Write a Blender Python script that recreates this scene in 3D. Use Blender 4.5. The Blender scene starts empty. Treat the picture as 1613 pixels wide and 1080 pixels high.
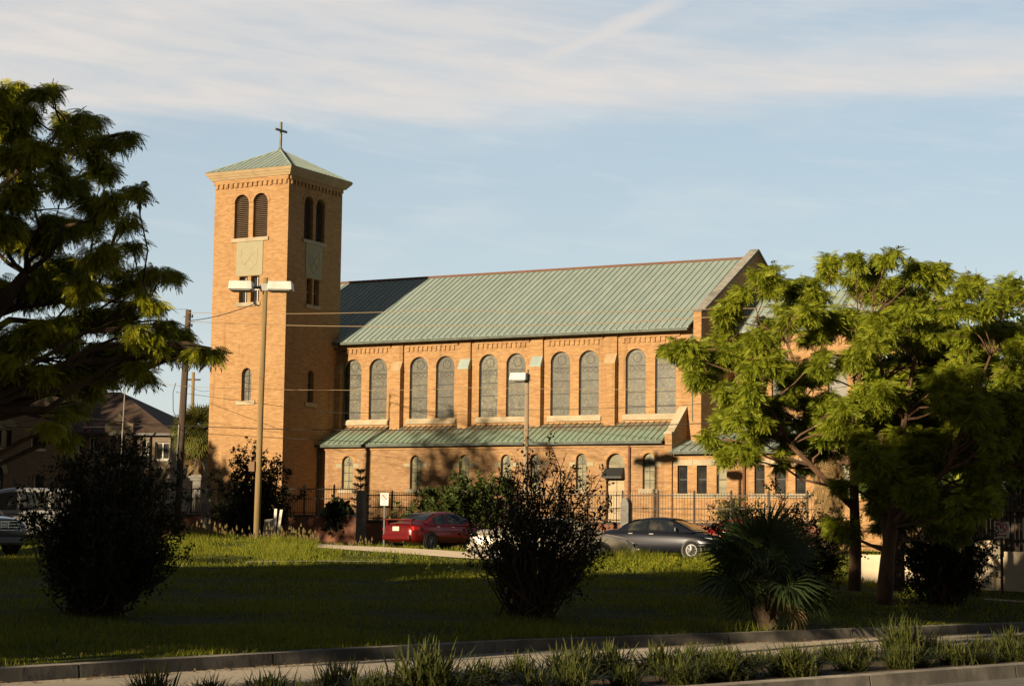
import bpy, bmesh, math, random
import numpy as np
from mathutils import Vector, Matrix
random.seed(7); rng = np.random.default_rng(11)
R_ = math.radians
sc = bpy.context.scene

# ------------------------------------------------------------------ camera
F = 3089.04
CAMR = np.array([[0.999915,-0.001274,0.012964],[0.0,0.995208,0.097784],[-0.013027,-0.097776,0.995123]])
EYE = np.array([0.0,0.0,1.6])
cd = bpy.data.cameras.new('camera'); cam = bpy.data.objects.new('camera', cd); sc.collection.objects.link(cam)
cd.sensor_width = 36; cd.lens = F/1613*36; cd.clip_start = .3; cd.clip_end = 5000
m = Matrix.Identity(4)
for i in range(3):
    m[i][0] = CAMR[0][i]; m[i][1] = CAMR[2][i]; m[i][2] = -CAMR[1][i]; m[i][3] = EYE[i]
cam.matrix_world = m; sc.camera = cam

# ------------------------------------------------------------------ sun, sky, exposure
SUN_AZ, SUN_EL = R_(36.2), R_(11.0)          # heading of the light, height of the sun
LD = Vector((math.sin(SUN_AZ)*math.cos(SUN_EL), math.cos(SUN_AZ)*math.cos(SUN_EL), -math.sin(SUN_EL)))
sl = bpy.data.lights.new('sun','SUN'); sl.energy = 5.0; sl.angle = R_(.5); sl.color = (1.0,.80,.52)
so = bpy.data.objects.new('sun', sl); sc.collection.objects.link(so); so.rotation_euler = LD.to_track_quat('-Z','Y').to_euler()
sc.view_settings.view_transform = 'Standard'; sc.view_settings.look = 'None'
sc.view_settings.exposure = 0.55; sc.view_settings.gamma = 1

def N(nt, typ, inp=None, **kw):
    n = nt.nodes.new(typ)
    for k,v in kw.items(): setattr(n,k,v)
    for k,v in (inp or {}).items():
        if isinstance(v, bpy.types.NodeSocket): nt.links.new(v, n.inputs[k])
        else: n.inputs[k].default_value = v
    return n
def M_(nt, op, a, b=None, c=None, clamp=False):
    n = nt.nodes.new('ShaderNodeMath'); n.operation = op; n.use_clamp = clamp
    for i,v in enumerate((a,b,c)):
        if v is None: continue
        if isinstance(v, bpy.types.NodeSocket): nt.links.new(v, n.inputs[i])
        else: n.inputs[i].default_value = v
    return n.outputs[0]
def MIX(nt, fac, a, b, blend='MIX'):
    n = nt.nodes.new('ShaderNodeMix'); n.data_type = 'RGBA'; n.blend_type = blend
    for i,v in ((0,fac),(6,a),(7,b)):
        if isinstance(v, bpy.types.NodeSocket): nt.links.new(v, n.inputs[i])
        else: n.inputs[i].default_value = v if i==0 else (*v,1)
    return n.outputs[2]
def MAPR(nt, v, a,b,c=0.,d=1.):
    n = nt.nodes.new('ShaderNodeMapRange'); n.interpolation_type='SMOOTHSTEP'; nt.links.new(v,n.inputs[0])
    for i,x in enumerate((a,b,c,d)): n.inputs[i+1].default_value = x
    return n.outputs[0]

w = bpy.data.worlds.new('World'); sc.world = w; w.use_nodes = True; nt = w.node_tree; nt.nodes.clear()
sky = N(nt,'ShaderNodeTexSky'); sky.sky_type = 'NISHITA'; sky.sun_disc = False
sky.sun_elevation = SUN_EL; sky.sun_rotation = R_(216.2); sky.air_density = 1.0; sky.dust_density = .6; sky.ozone_density = 2.0
tc = N(nt,'ShaderNodeTexCoord'); sep = N(nt,'ShaderNodeSeparateXYZ',{0:tc.outputs['Generated']})
az = M_(nt,'ARCTAN2',sep.outputs[0],sep.outputs[1]); el = M_(nt,'ARCSINE',sep.outputs[2])
v1 = N(nt,'ShaderNodeCombineXYZ',{0:M_(nt,'MULTIPLY',az,6.0),1:M_(nt,'MULTIPLY',M_(nt,'SUBTRACT',el,M_(nt,'MULTIPLY',az,-.09)),75.0)})
n1 = N(nt,'ShaderNodeTexNoise',{'Vector':v1.outputs[0],'Scale':1.0,'Detail':7.0,'Roughness':.5,'Distortion':.25})
v2 = N(nt,'ShaderNodeCombineXYZ',{0:M_(nt,'MULTIPLY',az,9.0),1:M_(nt,'MULTIPLY',el,30.0),2:3.7})
n2 = N(nt,'ShaderNodeTexNoise',{'Vector':v2.outputs[0],'Scale':1.0,'Detail':6.0,'Roughness':.5})
wob = M_(nt,'MULTIPLY',M_(nt,'SUBTRACT',n1.outputs[0],.5),.028)
elw = M_(nt,'ADD',el,wob)
# long cloud bank high in the view, its lower rim fairly sharp, its upper rim falling to the right
low = MAPR(nt, M_(nt,'ADD',elw,M_(nt,'MULTIPLY',az,-.035)), R_(11.7), R_(12.9))
azr = MAPR(nt, az, R_(-1.), R_(7.))
upl = M_(nt,'SUBTRACT', R_(15.6), M_(nt,'MULTIPLY', azr, R_(1.7)))
up = M_(nt,'SUBTRACT',1.0, MAPR(nt, M_(nt,'SUBTRACT',elw,upl), R_(-.9), R_(1.1)))
bank = M_(nt,'MULTIPLY',low,up)
v3 = N(nt,'ShaderNodeCombineXYZ',{0:M_(nt,'MULTIPLY',az,14.0),1:M_(nt,'MULTIPLY',M_(nt,'ADD',el,M_(nt,'MULTIPLY',az,.12)),110.0),2:1.3})
n3 = N(nt,'ShaderNodeTexNoise',{'Vector':v3.outputs[0],'Scale':1.0,'Detail':8.0,'Roughness':.6,'Distortion':.4})
bank = M_(nt,'MULTIPLY',bank,MAPR(nt,n2.outputs[0],.2,.6,.5,1.0))
bank = M_(nt,'MULTIPLY',bank,MAPR(nt,n3.outputs[0],.25,.65,.62,1.0))
high = M_(nt,'MULTIPLY',MAPR(nt,elw,R_(13.6),R_(15.2)),MAPR(nt,n1.outputs[0],.38,.62,.05,.5))
bank = M_(nt,'MAXIMUM',bank,M_(nt,'MULTIPLY',high,M_(nt,'SUBTRACT',1.0,M_(nt,'MULTIPLY',azr,.55))))
sd = M_(nt,'SUBTRACT',M_(nt,'ADD',el,M_(nt,'MULTIPLY',M_(nt,'SUBTRACT',n3.outputs[0],.5),.012)),M_(nt,'ADD',M_(nt,'MULTIPLY',M_(nt,'SUBTRACT',az,.011),.43),.240))
streak = M_(nt,'MULTIPLY',M_(nt,'SUBTRACT',1.0,MAPR(nt,M_(nt,'ABSOLUTE',sd),.0,.011)),M_(nt,'MULTIPLY',MAPR(nt,az,-.05,.03),M_(nt,'SUBTRACT',1.0,MAPR(nt,az,.06,.11))))
bank = M_(nt,'MAXIMUM',bank,M_(nt,'MULTIPLY',streak,.85))
veil = M_(nt,'ADD',MAPR(nt,n2.outputs[0],.42,.75,0,.4),MAPR(nt,n3.outputs[0],.5,.8,0,.25))
veil = M_(nt,'MAXIMUM',veil, MAPR(nt,el,R_(12.),R_(-1.),.0,.55))
skyc = MIX(nt,.55,sky.outputs[0],(4.7,5.25,5.6))
c1 = MIX(nt,veil,skyc,(5.7,5.9,5.9))
c2 = MIX(nt,M_(nt,'MULTIPLY',bank,.8),c1,(6.3,5.7,5.2))
c2 = MIX(nt,MAPR(nt,el,R_(15.6),R_(25.),0,.93),c2,(.36,.62,.95))   # blue overhead, above the view, darkened to cut the fill light
c2 = MIX(nt,MAPR(nt,M_(nt,'ABSOLUTE',az),R_(60.),R_(130.),0,.93),c2,(.7,.58,.45))   # sky behind the view dimmed to deepen the foreground shade
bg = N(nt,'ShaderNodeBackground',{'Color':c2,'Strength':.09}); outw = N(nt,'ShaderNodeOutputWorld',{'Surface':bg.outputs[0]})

# ------------------------------------------------------------------ pixel and church frames
def ray(px,py): return CAMR.T @ np.array([(px-806.5)/F, 1.0, (540-py)/F])
def at(px,py,d):
    r = ray(px,py); return EYE + r*(d/r[1])
S = 1.2
RC = np.array([[0.873117,0.487511,0],[-0.487511,0.873117,0],[0,0,1.0]]); OC = np.array([7.19847,78,-.79602])
def CW(X,Y,Z):
    p = S*(RC @ np.array([X,Y,Z]) + OC); p[2] += 1.6; return p
CH_ANG = -math.asin(.487511)                 # rotation of the church about Z
RD = np.array([.7071,.7071]); RN = np.array([-.7071,.7071])   # road direction and its normal
def far_kerb(s): return np.interp(s,[-200,-30,10.9,13,15.8,19.6,22.7,29,32,60,300],[13,16.6,18.42,18.7,19.1,19.45,19.22,18.9,18.72,17.8,14.])
def gz(x,y):
    x = np.asarray(x,float); y = np.asarray(y,float)
    o = x*RN[0]+y*RN[1]; s = x*RD[0]+y*RD[1]; fk = far_kerb(s)
    z = .15+np.clip((o-fk-.2)/5,0,1)*.0158*np.clip(y-22,0,62)
    z = z+.42*np.exp(-((x+11)**2/49+(y-69)**2/70))+.25*np.exp(-((x+17)**2/40+(y-57)**2/60))
    z = z+.03*np.sin(x*.7+y*.31)*np.sin(y*.45-x*.2)*np.clip((o-fk-2)/4,0,1)
    return np.where(o<fk+.17, -.12, z)
def gpt(px,d,dz=0.0):
    p = at(px,850,d); 
    for _ in range(3):
        z = float(gz(p[0],p[1])); q = CAMR@(np.array([p[0],p[1],z])-EYE); p[0] += (px-(806.5+F*q[0]/q[1]))/F*d
    return np.array([p[0],p[1],float(gz(p[0],p[1]))+dz])

# ------------------------------------------------------------------ objects
def link(o): sc.collection.objects.link(o); return o
def tag(o,label=None,cat=None,group=None,kind=None):
    if label: o['label']=label
    if cat: o['category']=cat
    if group: o['group']=group
    if kind: o['kind']=kind
    return o
def thing(name,label,cat,loc=(0,0,0),rz=0.0,group=None):
    o = link(bpy.data.objects.new(name,None)); o.empty_display_size=.3; o.location = Vector([float(a) for a in loc]); o.rotation_euler=(0,0,rz)
    return tag(o,label,cat,group)
def dup(root,loc,rz,label=None,scale=None):
    r = root.copy(); link(r); r.location = Vector([float(a) for a in loc]); r.rotation_euler=(0,0,rz)
    if scale: r.scale=(scale,)*3
    if label: r['label']=label
    for ch in list(root.children):
        c = ch.copy(); link(c); c.parent = r
        for g in ch.children:
            d = g.copy(); link(d); d.parent = c
    return r
class MB:
    def __init__(s): s.v=[]; s.f=[]; s.m=[]; s.cur=0
    def add(s,vs,fs):
        b=len(s.v); s.v += [tuple(float(c) for c in p) for p in vs]
        for f in fs: s.f.append([b+i for i in f]); s.m.append(s.cur)
        return s
    def box(s,x0,x1,y0,y1,z0,z1):
        return s.add([(x0,y0,z0),(x1,y0,z0),(x1,y1,z0),(x0,y1,z0),(x0,y0,z1),(x1,y0,z1),(x1,y1,z1),(x0,y1,z1)],
              [(3,2,1,0),(4,5,6,7),(0,1,5,4),(1,2,6,5),(2,3,7,6),(3,0,4,7)])
    def hexa(s,b,t):       # bottom quad, top quad
        return s.add(list(b)+list(t),[(3,2,1,0),(4,5,6,7),(0,1,5,4),(1,2,6,5),(2,3,7,6),(3,0,4,7)])
    def prism(s,poly,fn,a,b):  # polygon (u,v) extruded between a and b, fn(u,v,w)->xyz
        n=len(poly)
        return s.add([fn(u,v,a) for u,v in poly]+[fn(u,v,b) for u,v in poly],
              [tuple(range(n))[::-1],tuple(range(n,2*n))]+[(i,(i+1)%n,n+(i+1)%n,n+i) for i in range(n)])
    def tube(s,pts,rad,n=6,cap=True):
        pts=[Vector([float(c) for c in p]) for p in pts]; k=len(pts)
        rad = rad if hasattr(rad,'__len__') else [rad]*k
        vs=[]; up=None
        for i,p in enumerate(pts):
            d=(pts[min(i+1,k-1)]-pts[max(i-1,0)]).normalized()
            if up is None: up = Vector((0,0,1)) if abs(d.z)<.9 else Vector((1,0,0))
            a=d.cross(up)
            if a.length<1e-5: a=d.orthogonal()
            a.normalize(); b=d.cross(a).normalized(); up=-b if False else up
            for j in range(n):
                t=2*math.pi*j/n; vs.append(p+(a*math.cos(t)+b*math.sin(t))*rad[i])
        fs=[(i*n+j,i*n+(j+1)%n,(i+1)*n+(j+1)%n,(i+1)*n+j) for i in range(k-1) for j in range(n)]
        if cap: fs += [tuple(range(n))[::-1], tuple(range((k-1)*n,k*n))]
        return s.add(vs,fs)
    def disc(s,c,r,axis,n=20,th=.01,r0=0):
        c=Vector(c); ax=Vector(axis).normalized(); a=ax.orthogonal().normalized(); b=ax.cross(a)
        ring=lambda rr,h:[c+ax*h+(a*math.cos(2*math.pi*i/n)+b*math.sin(2*math.pi*i/n))*rr for i in range(n)]
        if r0<=0: return s.add(ring(r,0)+ring(r,th),[tuple(range(n))[::-1],tuple(range(n,2*n))]+[(i,(i+1)%n,n+(i+1)%n,n+i) for i in range(n)])
        return s.add(ring(r0,0)+ring(r,0)+ring(r0,th)+ring(r,th),
           [f for i in range(n) for j in [(i+1)%n] for f in ((i,j,n+j,n+i),(2*n+i,3*n+i,3*n+j,2*n+j),(n+i,n+j,3*n+j,3*n+i),(i,2*n+i,2*n+j,j))])
    def build(s,name,mats,parent=None,smooth=False,xf=None,loc=None):
        me=bpy.data.meshes.new(name)
        vs=s.v if xf is None else [xf(*p) for p in s.v]
        me.from_pydata(vs,[],s.f)
        mats = mats if isinstance(mats,(list,tuple)) else [mats]
        for q in mats: me.materials.append(q)
        me.polygons.foreach_set('material_index',[min(i,len(mats)-1) for i in s.m])
        bm=bmesh.new(); bm.from_mesh(me); bmesh.ops.recalc_face_normals(bm,faces=bm.faces); bm.to_mesh(me); bm.free()
        if smooth: me.polygons.foreach_set('use_smooth',[True]*len(me.polygons))
        me.update(); o=link(bpy.data.objects.new(name,me))
        if parent: o.parent=parent
        if loc is not None: o.location=Vector([float(c) for c in loc])
        return o
def arr_mesh(name,V,nq,mats,mi=None,parent=None,loc=None,smooth=False):
    """V (faces*nq,3) unshared corners, all faces nq-gons"""
    V=np.ascontiguousarray(V.reshape(-1,3),dtype=np.float32); n=len(V); nf=n//nq
    me=bpy.data.meshes.new(name); me.vertices.add(n); me.vertices.foreach_set('co',V.ravel())
    me.loops.add(n); me.loops.foreach_set('vertex_index',np.arange(n,dtype=np.int32))
    me.polygons.add(nf); me.polygons.foreach_set('loop_start',np.arange(0,n,nq,dtype=np.int32))
    for q in (mats if isinstance(mats,(list,tuple)) else [mats]): me.materials.append(q)
    if mi is not None: me.polygons.foreach_set('material_index',np.asarray(mi,np.int32))
    if smooth: me.polygons.foreach_set('use_smooth',np.ones(nf,bool))
    me.update(calc_edges=True); me.validate()
    o=link(bpy.data.objects.new(name,me))
    if parent: o.parent=parent
    if loc is not None: o.location=Vector([float(c) for c in loc])
    return o
def arch(x0,x1,z0,z1,n=14):
    r=(x1-x0)/2; c=(x0+x1)/2; zc=z1-r
    return [(x0,z0),(x1,z0)]+[(c+r*math.cos(math.pi*i/n),zc+r*math.sin(math.pi*i/n)) for i in range(n+1)]
def rect(x0,x1,z0,z1): return [(x0,z0),(x1,z0),(x1,z1),(x0,z1)]
def panel(mb,outer,holes,th,fn):
    """flat wall with openings: fn(u,v,w)->xyz, w in 0..th"""
    cu=bpy.data.curves.new('c','CURVE'); cu.dimensions='2D'; cu.fill_mode='BOTH'; cu.extrude=th/2
    for poly in [outer]+list(holes):
        sp=cu.splines.new('POLY'); sp.points.add(len(poly)-1); sp.use_cyclic_u=True
        for p,(u,v) in zip(sp.points,poly): p.co=(u,v,0,1)
    ob=bpy.data.objects.new('c',cu); sc.collection.objects.link(ob)
    dg=bpy.context.evaluated_depsgraph_get(); me=bpy.data.meshes.new_from_object(ob.evaluated_get(dg))
    mb.add([fn(v.co.x,v.co.y,v.co.z+th/2) for v in me.vertices],[tuple(p.vertices) for p in me.polygons])
    bpy.data.objects.remove(ob); bpy.data.curves.remove(cu); bpy.data.meshes.remove(me)

# ------------------------------------------------------------------ materials
def mat(name,col=(.5,.5,.5),rough=.7,metal=0.0,spec=.5):
    m_=bpy.data.materials.new(name); m_.use_nodes=True; nt=m_.node_tree; b=nt.nodes['Principled BSDF']
    b.inputs['Base Color'].default_value=(*col,1); b.inputs['Roughness'].default_value=rough; b.inputs['Metallic'].default_value=metal
    b.inputs['Specular IOR Level'].default_value=spec; b.inputs['Diffuse Roughness'].default_value=.8 if rough>.6 else 0
    return m_,nt,b
def noisy(name,c1,c2,scale=3.0,rough=.8,metal=0.0,detail=6.0,spec=.4,bump=0.0,stretch=(1,1,1),c3=None,lo=.35,hi=.65):
    m_,nt,b=mat(name,c1,rough,metal,spec)
    tc=N(nt,'ShaderNodeTexCoord'); mp=N(nt,'ShaderNodeMapping',{'Vector':tc.outputs['Object'],'Scale':stretch})
    n=N(nt,'ShaderNodeTexNoise',{'Vector':mp.outputs[0],'Scale':scale,'Detail':detail,'Roughness':.6})
    c=MIX(nt,MAPR(nt,n.outputs[0],lo,hi),c1,c2)
    if c3:
        n3=N(nt,'ShaderNodeTexNoise',{'Vector':mp.outputs[0],'Scale':scale*.17,'Detail':4.0})
        c=MIX(nt,MAPR(nt,n3.outputs[0],.45,.7),c,c3)
    nt.links.new(c,b.inputs['Base Color'])
    if bump: 
        bp=N(nt,'ShaderNodeBump',{'Height':n.outputs[0],'Strength':bump,'Distance':.02}); nt.links.new(bp.outputs[0],b.inputs['Normal'])
    return m_
def brick(name,ca,cb,cc,mortar,stain=.5,dark=(.12,.07,.04)):
    m_,nt,b=mat(name,ca,.85,0,.25)
    tc=N(nt,'ShaderNodeTexCoord'); s=N(nt,'ShaderNodeSeparateXYZ',{0:tc.outputs['Object']})
    v=N(nt,'ShaderNodeCombineXYZ',{0:M_(nt,'ADD',s.outputs[0],s.outputs[1]),1:s.outputs[2]})
    br=N(nt,'ShaderNodeTexBrick',{'Vector':v.outputs[0],'Color1':(*ca,1),'Color2':(*cb,1),'Mortar':(*mortar,1),'Scale':1.0,'Mortar Size':.006,'Bias':-.1,'Brick Width':.225,'Row Height':.073})
    br2=N(nt,'ShaderNodeTexBrick',{'Vector':v.outputs[0],'Color1':(0,0,0,1),'Color2':(1,1,1,1),'Mortar':(0,0,0,1),'Scale':1.0,'Mortar Size':.0,'Bias':-.45,'Brick Width':.225,'Row Height':.073}); br2.offset_frequency=2
    v2=N(nt,'ShaderNodeVectorMath',{0:v.outputs[0],1:(41.3*.225*2,17*.073*2,0)},operation='ADD'); nt.links.new(v2.outputs[0],br2.inputs['Vector'])
    c=MIX(nt,M_(nt,'MULTIPLY',br2.outputs[0],.75),br.outputs[0],cc)
    n1=N(nt,'ShaderNodeTexNoise',{'Vector':v.outputs[0],'Scale':.35,'Detail':5.0,'Roughness':.6})
    n2=N(nt,'ShaderNodeTexNoise',{'Vector':N(nt,'ShaderNodeMapping',{'Vector':v.outputs[0],'Scale':(1.0,3.4,1)}).outputs[0],'Scale':1.6,'Detail':5.0,'Roughness':.7})
    c=MIX(nt,MAPR(nt,n1.outputs[0],.42,.75,0,.45),c,tuple(x*.72 for x in cb))
    c=MIX(nt,MAPR(nt,n2.outputs[0],.5,.78,0,stain),c,dark)
    n3=N(nt,'ShaderNodeTexNoise',{'Vector':N(nt,'ShaderNodeMapping',{'Vector':v.outputs[0],'Scale':(1.7,9.0,1)}).outputs[0],'Scale':1.0,'Detail':4.0,'Roughness':.75})
    c=MIX(nt,MAPR(nt,n3.outputs[0],.5,.72,0,.5),c,tuple(min(1,x*1.45) for x in ca)); c=MIX(nt,MAPR(nt,n3.outputs[0],.5,.3,0,.5),c,cc)
    n4=N(nt,'ShaderNodeTexNoise',{'Vector':N(nt,'ShaderNodeMapping',{'Vector':v.outputs[0],'Scale':(2.6,.16,1)}).outputs[0],'Scale':1.0,'Detail':5.0,'Roughness':.6})
    c=MIX(nt,MAPR(nt,n4.outputs[0],.56,.74,0,.42),c,dark)
    nt.links.new(c,b.inputs['Base Color'])
    bp=N(nt,'ShaderNodeBump',{'Height':M_(nt,'SUBTRACT',M_(nt,'MULTIPLY',n2.outputs[0],.5),br.outputs['Fac']),'Strength':.6,'Distance':.012}); nt.links.new(bp.outputs[0],b.inputs['Normal'])
    return m_
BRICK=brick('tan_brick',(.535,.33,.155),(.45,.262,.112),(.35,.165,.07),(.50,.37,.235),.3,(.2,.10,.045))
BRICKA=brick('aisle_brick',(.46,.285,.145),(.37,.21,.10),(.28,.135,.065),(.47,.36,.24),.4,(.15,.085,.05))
SBRICK=brick('brown_brick',(.31,.25,.185),(.25,.195,.14),(.20,.145,.10),(.29,.25,.2),.4)
RBRICK=brick('fence_brick',(.30,.13,.075),(.25,.10,.06),(.19,.08,.055),(.26,.18,.13),.5)
STONE=noisy('limestone',(.56,.47,.34),(.46,.38,.27),2.2,.8,bump=.1,c3=(.36,.33,.24))
CORN=noisy('cornice_stone',(.50,.385,.235),(.43,.32,.19),2.0,.8)
CAPS=noisy('cap_stone',(.50,.375,.23),(.44,.31,.18),3.0,.85)
STONEG=noisy('stained_stone',(.45,.40,.27),(.40,.38,.27),3.0,.8)
CONC=noisy('concrete',(.28,.27,.25),(.20,.19,.175),4.0,.9,bump=.3,c3=(.15,.145,.13))
def copper(name,rust):
    m_,nt,b=mat(name,(.2,.3,.25),.55,0,.4)
    tc=N(nt,'ShaderNodeTexCoord'); s=N(nt,'ShaderNodeSeparateXYZ',{0:tc.outputs['Object']})
    v=N(nt,'ShaderNodeCombineXYZ',{0:M_(nt,'MULTIPLY',s.outputs[0],2.2),1:M_(nt,'MULTIPLY',M_(nt,'ADD',s.outputs[1],s.outputs[2]),.5)})
    n=N(nt,'ShaderNodeTexNoise',{'Vector':v.outputs[0],'Scale':1.0,'Detail':6.0,'Roughness':.65})
    pan=N(nt,'ShaderNodeTexWhiteNoise',{'W':M_(nt,'FLOOR',M_(nt,'MULTIPLY',s.outputs[0],1/(.29*S)))},noise_dimensions='1D')
    c=MIX(nt,MAPR(nt,n.outputs[0],.35,.7),(.30,.38,.36),(.375,.44,.41))
    c=MIX(nt,M_(nt,'MULTIPLY',pan.outputs[0],.35),c,(.25,.32,.31))
    if rust:
        n3=N(nt,'ShaderNodeTexNoise',{'Vector':v.outputs[0],'Scale':1.7,'Detail':5.0})
        c=MIX(nt,.75,c,(.235,.34,.255))
        f=M_(nt,'ADD',MAPR(nt,s.outputs[2],5.25,5.95,.0,.85),M_(nt,'MULTIPLY',M_(nt,'SUBTRACT',n3.outputs[0],.52),2.0),clamp=True)
        c=MIX(nt,M_(nt,'MULTIPLY',f,.85),c,(.22,.09,.035))
    nt.links.new(c,b.inputs['Base Color'])
    return m_
COPPER=copper('green_copper',False); COPPERR=copper('rusty_copper',True)
COPPERD=noisy('dark_copper',(.10,.13,.11),(.06,.075,.065),3,.6)
RUST=noisy('rust_cap',(.22,.09,.05),(.15,.07,.045),5,.7)
DARKM,_,_=mat('dark_metal',(.02,.02,.022),.5,0,.5)
IRON,_,_=mat('black_iron',(.045,.036,.03),.6,0,.4)
LOUV=noisy('louvre_slats',(.10,.065,.04),(.14,.095,.06),4,.7)
def stained():
    m_,nt,b=mat('leaded_glass',(.25,.25,.2),.35,0,.5)
    tc=N(nt,'ShaderNodeTexCoord'); s=N(nt,'ShaderNodeSeparateXYZ',{0:tc.outputs['Object']})
    v=N(nt,'ShaderNodeCombineXYZ',{0:s.outputs[0],1:s.outputs[2]})
    vo=N(nt,'ShaderNodeTexVoronoi',{'Vector':v.outputs[0],'Scale':5.0},feature='DISTANCE_TO_EDGE')
    vc=N(nt,'ShaderNodeTexVoronoi',{'Vector':v.outputs[0],'Scale':5.0})
    n=N(nt,'ShaderNodeTexNoise',{'Vector':v.outputs[0],'Scale':14.0,'Detail':4.0})
    c=MIX(nt,vc.outputs['Color'],(.15,.14,.105),(.25,.235,.175)); 
    c=MIX(nt,MAPR(nt,n.outputs[0],.4,.7,0,.6),c,(.11,.115,.10))
    c=MIX(nt,MAPR(nt,vo.outputs[0],.0,.07,1,0),c,(.05,.05,.045))
    oi=N(nt,'ShaderNodeObjectInfo'); n5=N(nt,'ShaderNodeTexNoise',{'Vector':v.outputs[0],'Scale':1.6,'Detail':3.0})
    c=MIX(nt,M_(nt,'MULTIPLY',oi.outputs['Random'],.6),c,(.07,.073,.07)); c=MIX(nt,MAPR(nt,n5.outputs[0],.5,.7,0,.6),c,(.075,.08,.08))
    nt.links.new(c,b.inputs['Base Color']); return m_
STAINED=stained()
PALEG=noisy('pale_window_glass',(.20,.19,.13),(.30,.27,.17),1.6,.25,spec=.6)
GLASS=noisy('dark_window_glass',(.02,.022,.025),(.05,.05,.045),1.5,.1,spec=.6)
WHITEP=noisy('white_paint',(.75,.73,.68),(.66,.63,.57),3,.6)
# ------------------------------------------------------------------ ground, road, kerbs, median
def grass_ground():
    m_,nt,b=mat('lawn_ground',(.08,.08,.015),.95,0,.1)
    g=N(nt,'ShaderNodeNewGeometry')
    n1=N(nt,'ShaderNodeTexNoise',{'Vector':g.outputs['Position'],'Scale':.35,'Detail':6.0,'Roughness':.65})
    n2=N(nt,'ShaderNodeTexNoise',{'Vector':g.outputs['Position'],'Scale':6.0,'Detail':6.0,'Roughness':.7})
    c=MIX(nt,MAPR(nt,n1.outputs[0],.35,.65),(.03,.05,.008),(.055,.068,.011))
    c=MIX(nt,MAPR(nt,n2.outputs[0],.45,.75,0,.7),c,(.10,.085,.03))
    n3=N(nt,'ShaderNodeTexNoise',{'Vector':g.outputs['Position'],'Scale':.8,'Detail':5.0,'Roughness':.7}); c=MIX(nt,MAPR(nt,n3.outputs[0],.6,.72,0,.8),c,(.09,.065,.04))
    nt.links.new(c,b.inputs['Base Color'])
    bp=N(nt,'ShaderNodeBump',{'Height':n2.outputs[0],'Strength':.8,'Distance':.08}); nt.links.new(bp.outputs[0],b.inputs['Normal'])
    return m_
GROUND=grass_ground()
def sheet(name,ss,os_,mt,zf,kind='structure'):
    s,o=np.meshgrid(ss,os_,indexing='ij'); x=s*RD[0]+o*RN[0]; y=s*RD[1]+o*RN[1]
    v=np.stack([x,y,zf(x,y,s,o)],-1); ns,no=s.shape
    mb=MB(); mb.add(v.reshape(-1,3),[(i*no+j,(i+1)*no+j,(i+1)*no+j+1,i*no+j+1) for i in range(ns-1) for j in range(no-1)])
    ob=mb.build(name,mt,smooth=True); return tag(ob,kind=kind)
ss=np.unique(np.concatenate([np.linspace(-900,-80,12),np.arange(-80,130,1.5),np.linspace(130,1800,14)]))
oo=np.unique(np.concatenate([np.linspace(-900,-40,10),np.arange(-40,17,4),np.arange(17,22,.2),np.arange(22,110,1.5),np.linspace(110,1800,14)]))
sheet('ground',ss,oo,GROUND,lambda x,y,s,o:gz(x,y))
ROADM=noisy('road_concrete',(.29,.255,.21),(.24,.21,.175),1.1,.75,bump=.15,c3=(.19,.17,.14),spec=.3)
STREETM=noisy('drive_concrete',(.50,.42,.33),(.42,.35,.27),1.3,.85,bump=.4,c3=(.4,.34,.26))
KERBM=noisy('kerb_concrete',(.22,.20,.175),(.11,.10,.09),2.2,.9,bump=.6,c3=(.06,.056,.05))
SOIL=noisy('soil_mulch',(.035,.024,.016),(.06,.04,.025),7.0,.95,bump=.6)
rs=np.unique(np.concatenate([np.linspace(-300,-60,8),np.arange(-60,110,1.0),np.linspace(110,500,10)]))
MED0,MED1=12.43,15.25
v=[];f=[]
def strip(name,so0,so1,z,mt):
    mb=MB(); n=len(rs); vs=[]
    for s in rs:
        for o in (so0(s),so1(s)): vs.append((s*RD[0]+o*RN[0],s*RD[1]+o*RN[1],z))
    mb.add(vs,[(2*i,2*i+2,2*i+3,2*i+1) for i in range(n-1)]); return tag(mb.build(name,mt),kind='structure')
strip('far_lane',lambda s:MED1+.13,lambda s:far_kerb(s)+.02,0.0,ROADM)
strip('near_lane',lambda s:4.0,lambda s:MED0+.02,0.0,noisy('near_lane_asphalt',(.09,.085,.08),(.06,.058,.055),5,.85,bump=.2))
strip('near_verge',lambda s:-60.0,lambda s:3.9,.05,GROUND)
strip('median_soil',lambda s:MED0+.15,lambda s:MED1,.125,SOIL)
def kerb(name,so,label):
    mb=MB(); s=-60.0
    while s<95:                                   # cast in 3 m lengths with open joints
        e=s+2.97; k=4 if s>0 else 1
        q=np.linspace(s,e,k+1)
        for a,b in zip(q[:-1],q[1:]):
            def P(t,d,z): o=so(t)+d; return (t*RD[0]+o*RN[0],t*RD[1]+o*RN[1],z)
            mb.hexa([P(a,0,-.1),P(b,0,-.1),P(b,.2,-.1),P(a,.2,-.1)],[P(a,.035,.15),P(b,.035,.15),P(b,.2,.158),P(a,.2,.158)])
        s+=3.0
    return tag(mb.build(name,KERBM),kind='structure')
kerb('kerb',lambda s:float(far_kerb(s)),'')
kerb('median_kerb',lambda s:MED0-.03,'')
kerb('median_back_kerb',lambda s:MED1-.08,'')
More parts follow.
